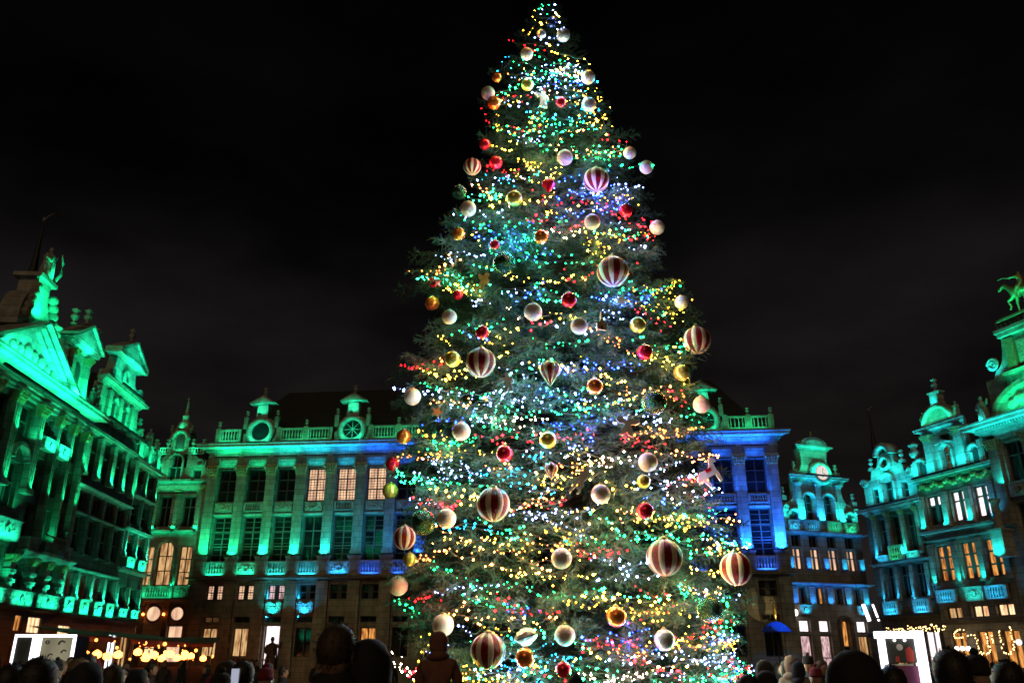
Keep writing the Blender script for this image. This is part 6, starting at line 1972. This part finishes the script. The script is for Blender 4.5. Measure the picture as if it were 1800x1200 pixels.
def build_fairy_lights():
    def bulbs(pts, step, r, jit, matn, label, wire=True):
        pts = [np.array(p) for p in pts]
        seg = [np.linalg.norm(b - a) for a, b in zip(pts, pts[1:])]
        cum = np.concatenate(([0], np.cumsum(seg)))
        A = np.array(pts)
        mb = MB()
        s = 0.0
        while s < cum[-1]:
            p = [np.interp(s, cum, A[:, c]) + RNG.normal() * jit for c in range(3)]
            mb.ball(tuple(p), r * RNG.uniform(0.8, 1.25), 6, 4)
            s += step
        o = link('fairy_lights', MB().tube([tuple(p) for p in pts], 0.015, 5).mesh('fairy_lights', 'wire'), None, label=label, category='fairy lights', group='fairy lights on the cafe fronts at the right')
        link('bulbs', mb.mesh('bulbs', matn), o, kind='stuff')
    P = lambda L, d=0.7: [facade_uv(x, y, d) for x, y in L]
    strokes = [([(1692, 1106), (1683, 1107), (1677, 1112), (1678, 1119), (1686, 1121), (1696, 1118)], 'curl of warm fairy lights over the amber shop window, leftmost of the cafe front'),
               ([(1700, 1118), (1706, 1114), (1714, 1116), (1718, 1126), (1719, 1136), (1724, 1147), (1734, 1149), (1741, 1146), (1740, 1136), (1735, 1126), (1734, 1112)], 'long wavy loop of warm fairy lights in the middle of the cafe front'),
               ([(1745, 1118), (1746, 1132)], 'short upright of warm fairy lights between the two loops'),
               ([(1756, 1108), (1758, 1118), (1760, 1130), (1763, 1142), (1768, 1149), (1778, 1147), (1784, 1138), (1779, 1120), (1776, 1108), (1774, 1096)], 'tall cup shaped loop of warm fairy lights near the right edge')]
    for L_, lab in strokes:
        bulbs(P(L_), 0.125, 0.034, 0.03, 'fairy', lab)
    for k, (y0, y1) in enumerate(((1110, 1099), (1106, 1102))):
        L_ = [(1557 + 10.5 * i, y0 + (y1 - y0) * i / 10 + 3 * (i % 2)) for i in range(11)]
        bulbs(P(L_, 1.45 - 0.1 * k), 0.12, 0.032, 0.09, 'fairy', 'garland of tiny warm lights along the cafe awning, ' + ('outer row' if k == 0 else 'inner row'))
    a = R(RAZ)
    # three lanterns low on the cafe front
    for i, (x, y) in enumerate(((1682, 1139), (1692, 1139), (1702, 1139))):
        p = facade_uv(x, y, 0.9)
        o = link('table_lantern', MB().ball((0, 0, 0), 0.13, 10, 7).mesh('table_lantern', 'lamp_white'), None, p, label=('left', 'middle', 'right')[i] + ' one of three white lanterns glowing under the first fairy light curl', category='lantern', group='lanterns on the cafe front')
        link('hanger', MB().box(-0.02, 0.02, -0.02, 0.02, 0.1, 0.5).mesh('hanger', 'wire'), o)
    p = facade_uv(1791, 1128, 0.9)
    o = link('wall_lamp', MB().ball((0, 0, 0), 0.15, 10, 7).mesh('wall_lamp', 'lamp_cool'), None, p, label='single cold white lamp at the right end of the cafe front', category='lamp')
    link('bracket', MB().box(-0.02, 0.5, -0.02, 0.02, -0.02, 0.02).mesh('bracket', 'wire'), o)


build_fairy_lights()


def build_small_things():
    Y = 56.0
    x = on_ground(1371, Y)
    t = link('parasol', None, None, (x, Y, 0), label='blue lit parasol at the right corner of the palace', category='parasol')
    link('canopy', MB().lathe([(1.0, 3.35), (0.75, 3.65), (0.4, 3.88), (0.02, 3.98)], (0, 0, 0), 8, smooth=False).mesh('canopy', 'canvas_blue'), t)
    link('pole', MB().lathe([(0.04, 0), (0.04, 3.7)], (0, 0, 0), 8).mesh('pole', 'metal_dark'), t)
    link('foot', MB().lathe([(0.4, 0), (0.4, 0.1), (0.05, 0.14)], (0, 0, 0), 12).mesh('foot', 'metal_dark'), t)
    ld = bpy.data.lights.new('parasol_light', 'SPOT')
    ld.energy, ld.color, ld.spot_size = 260, AZURE, R(60)
    lo = bpy.data.objects.new('parasol_light', ld)
    COL.objects.link(lo)
    lo.parent = t
    lo.location = (0.4, -1.6, 5.6)
    lo.rotation_euler = (R(38), 0, R(-10))
    # gilded hanging sign on an iron arm at the palace corner
    Y = 60.5
    s = link('hanging_sign', None, None, (on_ground(1371, Y), Y, 0), label='slim gilded hanging figure above the blue parasol', category='sign')
    link('bracket', MB().tube([(0, 0.9, 5.6), (0, 0, 5.6), (0, 0, 5.35)], 0.03, 5).mesh('bracket', 'wire'), s)
    link('gilded_figure', MB().lathe([(0.02, 4.2), (0.1, 4.35), (0.14, 4.7), (0.09, 4.95), (0.16, 5.1), (0.06, 5.22), (0.09, 5.3), (0.01, 5.38)], (0, 0, 0), 10).mesh('gilded_figure', 'gold_leaf'), s)
    ld = bpy.data.lights.new('sign_light', 'SPOT')
    ld.energy, ld.color, ld.spot_size = 120, (1.0, 0.75, 0.3), R(40)
    lo = bpy.data.objects.new('sign_light', ld)
    COL.objects.link(lo)
    lo.parent = s
    lo.location = (0.3, -1.2, 4.2)
    lo.rotation_euler = (R(110), 0, R(14))
    # two slanting white light bars in the street gap
    for i, (px, py, Y) in enumerate(((1535, 1080, 63.0), (1552, 1080, 64.0))):
        o = link('light_bar', MB().box(-0.11 + 0.06 * i, 0.11 - 0.06 * i, -0.06, 0.06, -0.6, 0.6).mesh('light_bar', 'lamp_cool'), None, (on_ground(px, Y), Y, height_at(py, Y)), label=('thick' if i == 0 else 'thin') + ' slanting white light bar in the street gap beside the clock house', category='light bar', group='light bars in the street gap')
        o.rotation_euler[1] = R(-14)
        link('cable', MB().tube([(0, 0, 0.6), (0, 0, 3.0)], 0.02, 4).mesh('cable', 'wire'), o)


build_small_things()


# ------------------------------------------------------------------ horse and rider on the rider house
def skin_mesh(name, verts, edges, radii, root=0, sub=1, extra=None, voxel=None, flat=None, dec=None):
    me = bpy.data.meshes.new('tmp')
    me.from_pydata(verts, edges, [])
    ob = bpy.data.objects.new('tmp', me)
    COL.objects.link(ob)
    md = ob.modifiers.new('s', 'SKIN')
    md.use_smooth_shade = True
    for i, r in enumerate(radii):
        sv = me.skin_vertices[0].data[i]
        sv.radius = r if isinstance(r, tuple) else (r, r)
        sv.use_root = i == root
    if sub:
        m2 = ob.modifiers.new('d', 'SUBSURF')
        m2.levels = m2.render_levels = sub
    dg = bpy.context.evaluated_depsgraph_get()
    res = bpy.data.meshes.new_from_object(ob.evaluated_get(dg))
    bpy.data.objects.remove(ob)
    if flat:
        for v in res.vertices:
            if v.co.z > flat[1]:
                v.co.y *= flat[0]
    if extra is not None or voxel:
        bm = bmesh.new()
        bm.from_mesh(res)
        if extra is not None:
            em = bpy.data.meshes.new('x')
            em.from_pydata(extra.v, [], extra.f)
            bm.from_mesh(em)
        bm.to_mesh(res)
        bm.free()
    if voxel:
        ob = bpy.data.objects.new('tmp', res)
        COL.objects.link(ob)
        m = ob.modifiers.new('r', 'REMESH')
        m.mode = 'VOXEL'
        m.voxel_size = voxel
        m.use_smooth_shade = True
        if dec:
            m3 = ob.modifiers.new('c', 'DECIMATE')
            m3.ratio = dec
        dg = bpy.context.evaluated_depsgraph_get()
        r2 = bpy.data.meshes.new_from_object(ob.evaluated_get(dg))
        bpy.data.objects.remove(ob)
        res = r2
    res.name = name
    res.polygons.foreach_set('use_smooth', [True] * len(res.polygons))
    return res


def setmat(me, m):
    me.materials.clear()
    me.materials.append(MATS[m])
    return me


class Chain:
    def __init__(s):
        s.v, s.e, s.r = [], [], []

    def add(s, pts, radii, start=None):
        prev = start
        for p, r in zip(pts, radii):
            s.v.append(p)
            s.r.append(r)
            if prev is not None:
                s.e.append((prev, len(s.v) - 1))
            prev = len(s.v) - 1
        return prev


def build_rider():
    c = Chain()
    c.add([(0.55, 0, 1.45)], [0.30])
    fr = c.add([(0.1, 0, 1.42), (-0.45, 0, 1.48), (-0.8, 0, 1.85), (-1.05, 0, 2.15)], [0.27, 0.30, 0.19, 0.14], 0)
    c.add([(-1.35, 0, 2.0), (-1.52, 0, 1.88)], [0.11, 0.08], fr)
    for sy in (-0.16, 0.16):
        c.add([(0.62, sy, 1.1), (0.5, sy, 0.75), (0.72, sy, 0.42), (0.66, sy, 0.06)], [0.17, 0.09, 0.06, 0.07], 0)
        k = 0.35 if sy < 0 else 0.0
        c.add([(-0.5, sy, 1.1), (-0.55 - k, sy, 0.78 + k * 0.5), (-0.52 - k * 0.6, sy, 0.4 + k * 0.6), (-0.5 - k, sy, 0.06 + k * 0.9)], [0.13, 0.08, 0.055, 0.06], 2)
    c.add([(0.95, 0, 1.5), (1.15, 0, 1.2), (1.2, 0, 0.7)], [0.08, 0.09, 0.04], 0)
    me = setmat(skin_mesh('equestrian_statue', c.v, c.e, c.r, 0, 1), 'gilded')
    a = R(RAZ)
    u, d = 15.6, -0.2
    x = RX + u * math.cos(a) + d * math.sin(a)
    y = RY + u * math.sin(a) - d * math.cos(a)
    o = link('equestrian_statue', me, None, (x, y, 21.0), a, label='gilded rider on horseback standing on top of the grand right house', category='statue')
    o.location.z = 20.95
    r = Chain()
    r.add([(0.1, 0, 1.75)], [0.16])
    sh = r.add([(0.08, 0, 2.05), (0.05, 0, 2.3)], [0.15, 0.17], 0)
    r.add([(0.04, 0, 2.45), (0.02, 0, 2.62)], [0.07, 0.13], sh)
    r.add([(-0.05, -0.22, 2.28), (-0.4, -0.28, 2.3), (-0.85, -0.25, 2.5), (-1.25, -0.22, 2.52)], [0.08, 0.065, 0.05, 0.03], sh)
    r.add([(0.05, 0.22, 2.28), (-0.1, 0.3, 2.0), (-0.35, 0.15, 1.9)], [0.08, 0.065, 0.05], sh)
    for sy in (-1, 1):
        r.add([(-0.02, sy * 0.28, 1.6), (-0.2, sy * 0.33, 1.2), (-0.08, sy * 0.33, 0.85), (-0.25, sy * 0.33, 0.8)], [0.13, 0.09, 0.06, 0.05], 0)
    link('rider', setmat(skin_mesh('rider', r.v, r.e, r.r, 0, 1), 'gilded'), o)
    link('plinth', MB().box(-1.8, 1.6, -0.4, 0.4, -0.1, 0.02).mesh('plinth', 'gilded'), o)


build_rider()


# ------------------------------------------------------------------ people
def body_mesh(pose):
    c = Chain()
    c.add([(0, 0, 0.96)], [0.125])
    chest = c.add([(0, 0, 1.14), (0, 0, 1.33)], [0.12, 0.135], 0)
    c.add([(0, 0.0, 1.46), (0, -0.012, 1.55)], [0.065, 0.052], chest)
    for s in (-1, 1):
        if pose == 'phone':
            arm = [(s * 0.17, 0, 1.40), (s * 0.25, -0.08, 1.18), (s * 0.12, -0.34, 1.40), (s * 0.09, -0.38, 1.47)]
            tip = (-s * 0.25, -0.35, 0.9)
        elif pose == 'sit':
            arm = [(s * 0.17, 0, 1.40), (s * 0.24, -0.10, 1.18), (s * 0.13, -0.30, 1.08), (s * 0.11, -0.36, 1.06)]
            tip = (-s * 0.2, -0.9, -0.3)
        else:
            arm = [(s * 0.17, 0, 1.40), (s * 0.235, 0.03, 1.14), (s * 0.245, -0.06, 0.90), (s * 0.242, -0.085, 0.83)]
            tip = (0.0, -0.25, -0.97)
        w = c.add(arm, [0.062, 0.046, 0.030, 0.036], chest)
        p = np.array(arm[-1])
        t = np.array(tip)
        t /= np.linalg.norm(t)
        side = np.cross(t, (s, 0, 0.2))
        side /= np.linalg.norm(side)
        for f, (ln, off) in enumerate(((0.075, -0.03), (0.088, -0.010), (0.082, 0.010), (0.062, 0.030))):
            b = p + side * off + t * 0.03
            m = b + t * ln * 0.55
            e = m + t * ln * 0.45 + np.array((-s * 0.012, -0.008, 0))
            c.add([tuple(b), tuple(m), tuple(e)], [0.011, 0.0095, 0.008], w)
        th = p - side * 0.038
        c.add([tuple(th), tuple(th + t * 0.035 - side * 0.022), tuple(th + t * 0.065 - side * 0.020)], [0.013, 0.011, 0.009], w)
    for s in (-1, 1):
        if pose == 'sit':
            c.add([(s * 0.10, -0.03, 0.92), (s * 0.15, -0.42, 0.93), (s * 0.14, -0.46, 0.5), (s * 0.14, -0.60, 0.46)], [0.09, 0.062, 0.042, 0.036], 0)
        else:
            c.add([(s * 0.09, 0, 0.90), (s * 0.10, -0.015, 0.50), (s * 0.105, 0.025, 0.10), (s * 0.115, -0.13, 0.045)], [0.092, 0.060, 0.042, 0.036], 0)
    h = MB()
    h.ball((0, -0.01, 1.645), 0.1, 20, 14, (0.76, 0.94, 1.16))
    h.ball((0, -0.055, 1.575), 0.045, 12, 8, (0.9, 0.8, 0.75))                       # jaw and chin
    h.tube([(0, -0.10, 1.665), (0, -0.118, 1.635), (0, -0.100, 1.622)], [0.009, 0.015, 0.011], 6)   # nose
    h.tube([(-0.026, -0.090, 1.592), (0, -0.100, 1.593), (0.026, -0.090, 1.592)], 0.009, 6)       # lips
    h.tube([(-0.05, -0.088, 1.682), (0, -0.102, 1.678), (0.05, -0.088, 1.682)], 0.010, 6)         # brow
    for s in (-1, 1):
        h.ball((s * 0.076, 0.005, 1.64), 0.03, 8, 6, (0.4, 0.7, 1.1))
    me = skin_mesh('person', c.v, c.e, c.r, 0, 1, h, 0.011, (0.80, 0.99), 0.35)
    return setmat(me, 'skin')


def coat_mesh(pose, m):
    c = Chain()
    c.add([(0, 0, 0.98)], [0.165])
    if pose != 'sit':
        c.add([(0, 0, 0.82), (0, 0, 0.70)], [0.175, 0.18], 0)
    else:
        c.add([(0, -0.02, 0.88)], [0.17], 0)
    chest = c.add([(0, 0, 1.16), (0, 0, 1.34)], [0.16, 0.175], 0)
    c.add([(0, 0, 1.45), (0, 0.0, 1.54), (0, 0.0, 1.575)], [0.125, 0.115, 0.105], chest)
    for s in (-1, 1):
        if pose == 'phone':
            arm = [(s * 0.185, 0, 1.40), (s * 0.265, -0.08, 1.18), (s * 0.13, -0.32, 1.385)]
        elif pose == 'sit':
            arm = [(s * 0.185, 0, 1.40), (s * 0.255, -0.10, 1.18), (s * 0.14, -0.28, 1.09)]
        else:
            arm = [(s * 0.185, 0, 1.40), (s * 0.25, 0.03, 1.14), (s * 0.25, -0.055, 0.91)]
        c.add(arm, [0.095, 0.072, 0.05], chest)
    me = skin_mesh('coat', c.v, c.e, c.r, 0, 2, None, None, (0.78, -1))
    from mathutils import noise as mn
    for v in me.vertices:
        v.co += mn.noise_vector(v.co * 7) * 0.014 + mn.noise_vector(v.co * 18) * 0.005
    return setmat(me, m)


def trousers_mesh(pose):
    c = Chain()
    c.add([(0, 0, 0.96)], [0.14])
    for s in (-1, 1):
        if pose == 'sit':
            c.add([(s * 0.10, -0.03, 0.92), (s * 0.15, -0.42, 0.93), (s * 0.14, -0.46, 0.56)], [0.105, 0.08, 0.06], 0)
        else:
            c.add([(s * 0.095, 0, 0.88), (s * 0.102, -0.012, 0.50), (s * 0.106, 0.022, 0.11)], [0.105, 0.078, 0.062], 0)
    return setmat(skin_mesh('trousers', c.v, c.e, c.r, 0, 1), 'trousers')


def hair_mesh(style, m):
    mb = MB()
    if style == 'short':
        mb.ball((0, 0.004, 1.668), 0.1, 18, 12, (0.84, 1.0, 1.08))
        mb.v = [((x * 0.78, y * 0.72, z) if y < -0.045 and z < 1.70 else (x, y, z if z > 1.60 else 1.60 + (z - 1.60) * 0.3)) for x, y, z in mb.v]
    elif style == 'long':
        mb.ball((0, 0.008, 1.668), 0.1, 18, 14, (0.92, 1.06, 1.12))
        mb.v = [((x * 0.75, y * 0.7, z) if y < -0.04 and z < 1.71 else (x * (1.0 + max(0, 1.66 - z) * 1.5), y + max(0, 1.66 - z) * 0.25, z if z > 1.62 else 1.62 + (z - 1.62) * 4.2)) for x, y, z in mb.v]
    elif style == 'beanie':
        mb.lathe([(0.088, 1.672), (0.093, 1.69), (0.092, 1.715), (0.087, 1.72), (0.086, 1.75), (0.070, 1.785), (0.04, 1.805), (0.001, 1.81)], (0, 0.0, 0), 18)
        mb.v = [(x * 0.92, y * 1.08, z) for x, y, z in mb.v]
        mb.ball((0, 0, 1.825), 0.03, 10, 7)
    elif style == 'hood':
        mb.ball((0, 0.012, 1.645), 0.125, 20, 14, (0.95, 1.0, 1.2))
        mb.v = [((x * 0.8, max(y, -0.07) if z < 1.72 else y, z) if y < -0.05 else (x * (1 + max(0, 1.60 - z) * 2.2), y, z)) for x, y, z in mb.v]
        mb.ball((0, 0.035, 1.50), 0.11, 14, 8, (1.35, 0.95, 0.6))
    elif style == 'point':
        mb.lathe([(0.13, 1.50), (0.125, 1.58), (0.115, 1.68), (0.09, 1.76), (0.05, 1.82), (0.012, 1.86), (0.001, 1.865)], (0, 0.01, 0), 16)
        mb.v = [(x, y * (0.6 if y < 0 and z < 1.72 else 1.0), z) for x, y, z in mb.v]
    from mathutils import noise as mn
    if style in ('hood', 'beanie', 'point'):
        q = 0.012 if style != 'beanie' else 0.004
        mb.v = [tuple(Vector(p) + mn.noise_vector(Vector(p) * 9) * q + mn.noise_vector(Vector(p) * 24) * q * 0.5) for p in mb.v]
    else:
        mb.v = [tuple(Vector(p) + mn.noise_vector(Vector(p) * 14) * 0.010) for p in mb.v]
        rr = random.Random(len(style) + len(m))
        src = [Vector(p) for p in mb.v if p[1] > -0.03 or p[2] > 1.72]
        for k in range(600):
            p = rr.choice(src)
            nrm = (p - Vector((0, 0, 1.66))).normalized()
            d = (nrm * 0.6 + Vector((rr.uniform(-.7, .7), rr.uniform(-.5, .7), rr.uniform(-1.0, 0.25)))).normalized()
            sd = d.cross(Vector((rr.uniform(-1, 1), rr.uniform(-1, 1), rr.uniform(-1, 1)))).normalized() * 0.0035
            p = p + Vector((rr.uniform(-.008, .008), rr.uniform(-.008, .008), rr.uniform(-.008, .008)))
            ln = rr.uniform(0.008, 0.017)
            mb.add([tuple(p - sd), tuple(p + sd), tuple(p + d * ln + nrm * 0.004)], [(0, 1, 2)], 0, True)
    bmh = mb.mesh('hood' if style in ('hood', 'point') else 'hat' if style == 'beanie' else 'hair', m)
    return bmh


PC = {}


def get(kind, *a):
    k = (kind,) + a
    if k not in PC:
        PC[k] = {'body': body_mesh, 'coat': coat_mesh, 'trousers': trousers_mesh, 'hair': hair_mesh}[kind](*a)
    return PC[k]


SHOE = MB().ball((0, 0, 0), 0.06, 10, 6, (0.85, 2.1, 0.9)).mesh('shoe', 'shoe')


def person(x, y, h, rz, coat, style, hm, label, pose='stand', group=None, z=0.0):
    p = link('person', get('body', pose), None, (x, y, z), rz, label=label, category='person', group=group)
    s = h / (1.865 if style == 'point' else 1.80 if style in ('beanie', 'hood') else 1.775)
    p.scale = (s, s, s)
    link('coat', get('coat', pose, coat), p)
    link('trousers', get('trousers', pose), p)
    hr = get('hair', style, hm)
    link(hr.name.split('.')[0], hr, p)
    for sx in (-1, 1):
        link('shoe', SHOE, p, (sx * 0.115, -0.07, 0.05) if pose != 'sit' else (sx * 0.14, -0.56, 0.46))
    return p


def build_people():
    def at_px(px, top, Y, coat, style, hm, label, pose='stand', rz=None, group=None):
        x = on_ground(px, Y)
        h = max(1.38, height_at(top, Y))
        back = math.pi + math.atan2(-(TX - x), TY - Y) if Y < 14 else math.pi + RNG.uniform(-0.7, 0.7)
        person(x, Y, h, back if rz is None else rz, coat, style, hm, label, pose, group)
    at_px(590, 1098, 4.0, 'coat_0', 'short', 'hair_brown', 'tall brown haired man seen from behind left of the tree, nearest of the crowd')
    at_px(648, 1121, 4.1, 'coat_1', 'hood', 'coat_0', 'hooded onlooker in black right beside the tall brown haired man')
    at_px(1497, 1139, 3.5, 'coat_0', 'hood', 'coat_0', 'hooded onlooker in black looming in front of the clock house', 'phone')
    at_px(1668, 1141, 4.5, 'coat_3', 'long', 'hair_dark', 'dark long haired onlooker right of the shining frame')
    at_px(1714, 1152, 6.0, 'coat_2', 'beanie', 'wool_dark', 'onlooker in dark knitted hat below the fairy light loops')
    at_px(1764, 1160, 5.0, 'coat_0', 'short', 'hair_dark', 'dark haired onlooker at the right edge')
    at_px(75, 1157, 4.2, 'coat_0', 'long', 'hair_dark', 'long haired onlooker in front of the glowing info box')
    at_px(26, 1166, 5.0, 'coat_2', 'short', 'hair_dark', 'short haired onlooker at the far left edge')
    at_px(160, 1160, 5.6, 'coat_1', 'hood', 'coat_1', 'hooded onlooker just right of the info box')
    at_px(205, 1167, 7.0, 'coat_3', 'long', 'hair_brown', 'brown haired onlooker before the left cafe terraces')
    at_px(1012, 1180, 7.2, 'coat_0', 'point', 'coat_0', 'onlooker in black pointed hood in front of the middle of the tree')
    at_px(1562, 1168, 5.2, 'coat_1', 'short', 'hair_dark', 'onlooker with dark hair in front of the shining frame')
    at_px(1392, 1150, 13.0, 'coat_cream', 'hood', 'coat_cream', 'person in cream hooded jacket right of the tree', rz=2.3)
    at_px(1420, 1152, 14.0, 'coat_1', 'beanie', 'wool_dark', 'person in dark jacket and hat beside the cream jacket', rz=1.9)
    at_px(1442, 1160, 13.0, 'coat_2', 'short', 'hair_brown', 'bare headed person turned sideways left of the looming hood', rz=0.6)
    at_px(392, 1181, 6.5, 'coat_4', 'beanie', 'wool_dark', 'onlooker in grey coat holding up a phone left of the tree', 'phone')
    at_px(470, 1172, 9.0, 'coat_2', 'beanie', 'wool_red', 'onlooker in dark red knitted hat in the left crowd')
    at_px(1310, 1182, 6.5, 'coat_0', 'long', 'hair_dark', 'dark haired onlooker at the lower right foot of the tree')
    at_px(1345, 1176, 10.0, 'coat_3', 'hood', 'coat_3', 'hooded onlooker between the tree and the cream jacket')
    # child riding on somebody's shoulders
    x, Y = on_ground(771, 6.7), 6.7
    person(x, Y, 1.58, math.pi - 0.05, 'coat_0', 'short', 'hair_dark', 'adult carrying a child on the shoulders in front of the tree')
    k = 0.62
    person(x, Y - 0.02, k * 1.74, math.pi - 0.05, 'coat_brown', 'hood', 'coat_brown', 'child in brown hooded jacket riding on an adult in front of the tree', 'sit', None, 1.33 - 0.88 * k)
    # phone with lit screen
    px = on_ground(406, 6.7)
    ph = link('phone', MB().box(-0.038, 0.038, -0.004, 0.004, -0.078, 0.078).mesh('phone', 'lamp_body'), None, (px, 6.85, 1.52), -0.3, label='phone with pale lit screen held up in the left crowd', category='phone')
    link('screen', MB().box(-0.034, 0.034, -0.007, -0.0045, -0.072, 0.072).mesh('screen', 'screen_light'), ph)
    # the rest of the crowd
    def crowd_label(w, hm, px, Y):
        place = [(20, 'the far left terrace lamps'), (130, 'the glowing info box'), (240, 'the left terrace awnings'), (340, 'the spire house'), (400, 'the first lit palace window'), (455, 'the second lit palace window'),
                 (510, 'the lit palace doorway'), (580, 'the dark palace windows'), (700, 'the amber palace windows'), (1330, 'the foot of the tree'), (1400, 'the blue parasol'), (1530, 'the clock house'), (1640, 'the shining booth'), (1760, 'the fairy light loops'), (3000, 'the right edge')]
        p = next(t for q, t in place if px < q)
        d = 'large close' if Y < 9 else 'midway' if Y < 17 else 'small distant'
        c = ' red' if hm == 'wool_red' else ' dark' if hm == 'wool_dark' else ' fair' if hm == 'hair_fair' else ' brown' if hm == 'hair_brown' else ''
        return d + c + ' ' + w + ' onlooker in the crowd before ' + p
    words = {'short': 'bare headed', 'long': 'long haired', 'beanie': 'knitted hat', 'hood': 'hooded'}
    taken = []
    n = 0
    tries = 0
    while n < 92 and tries < 4000:
        tries += 1
        Y = 7.0 + 30 * RNG.random() ** 1.4
        px = RNG.uniform(-20, 1820)
        if 690 < px < 1330:
            continue
        if px > 1330 and Y < 9 and RNG.random() < 0.6:
            continue
        x = on_ground(px, Y)
        if any((x - a) ** 2 + (Y - b) ** 2 < 0.36 for a, b in taken):
            continue
        if math.hypot(x - 8.8, Y - 20) < 1.2 or (1535 < px < 1640 and Y < 20 and RNG.random() < 0.7) or math.hypot(x + 11.6, Y - 22.3) < 1.6:
            continue
        taken.append((x, Y))
        st = ('short', 'long', 'beanie', 'hood')[int(RNG.integers(4))]
        ci = int(RNG.integers(5))
        hm = {'short': 'hair_dark', 'long': ('hair_dark', 'hair_brown', 'hair_fair')[int(RNG.integers(3))], 'beanie': ('wool_dark', 'wool_red')[int(RNG.integers(2))], 'hood': 'coat_%d' % ci}[st]
        back = math.pi + math.atan2(-(TX - x), TY - Y) + RNG.uniform(-0.5, 0.5) if Y < 16 else RNG.uniform(-1.2, 1.2)
        person(x, Y, float(np.clip(RNG.normal(1.62, 0.075), 1.45, 1.80)), back, 'coat_%d' % ci, st, hm, crowd_label(words[st], hm, px, Y), 'phone' if RNG.random() < 0.12 else 'stand', 'onlookers in the crowd')
        n += 1


build_people()
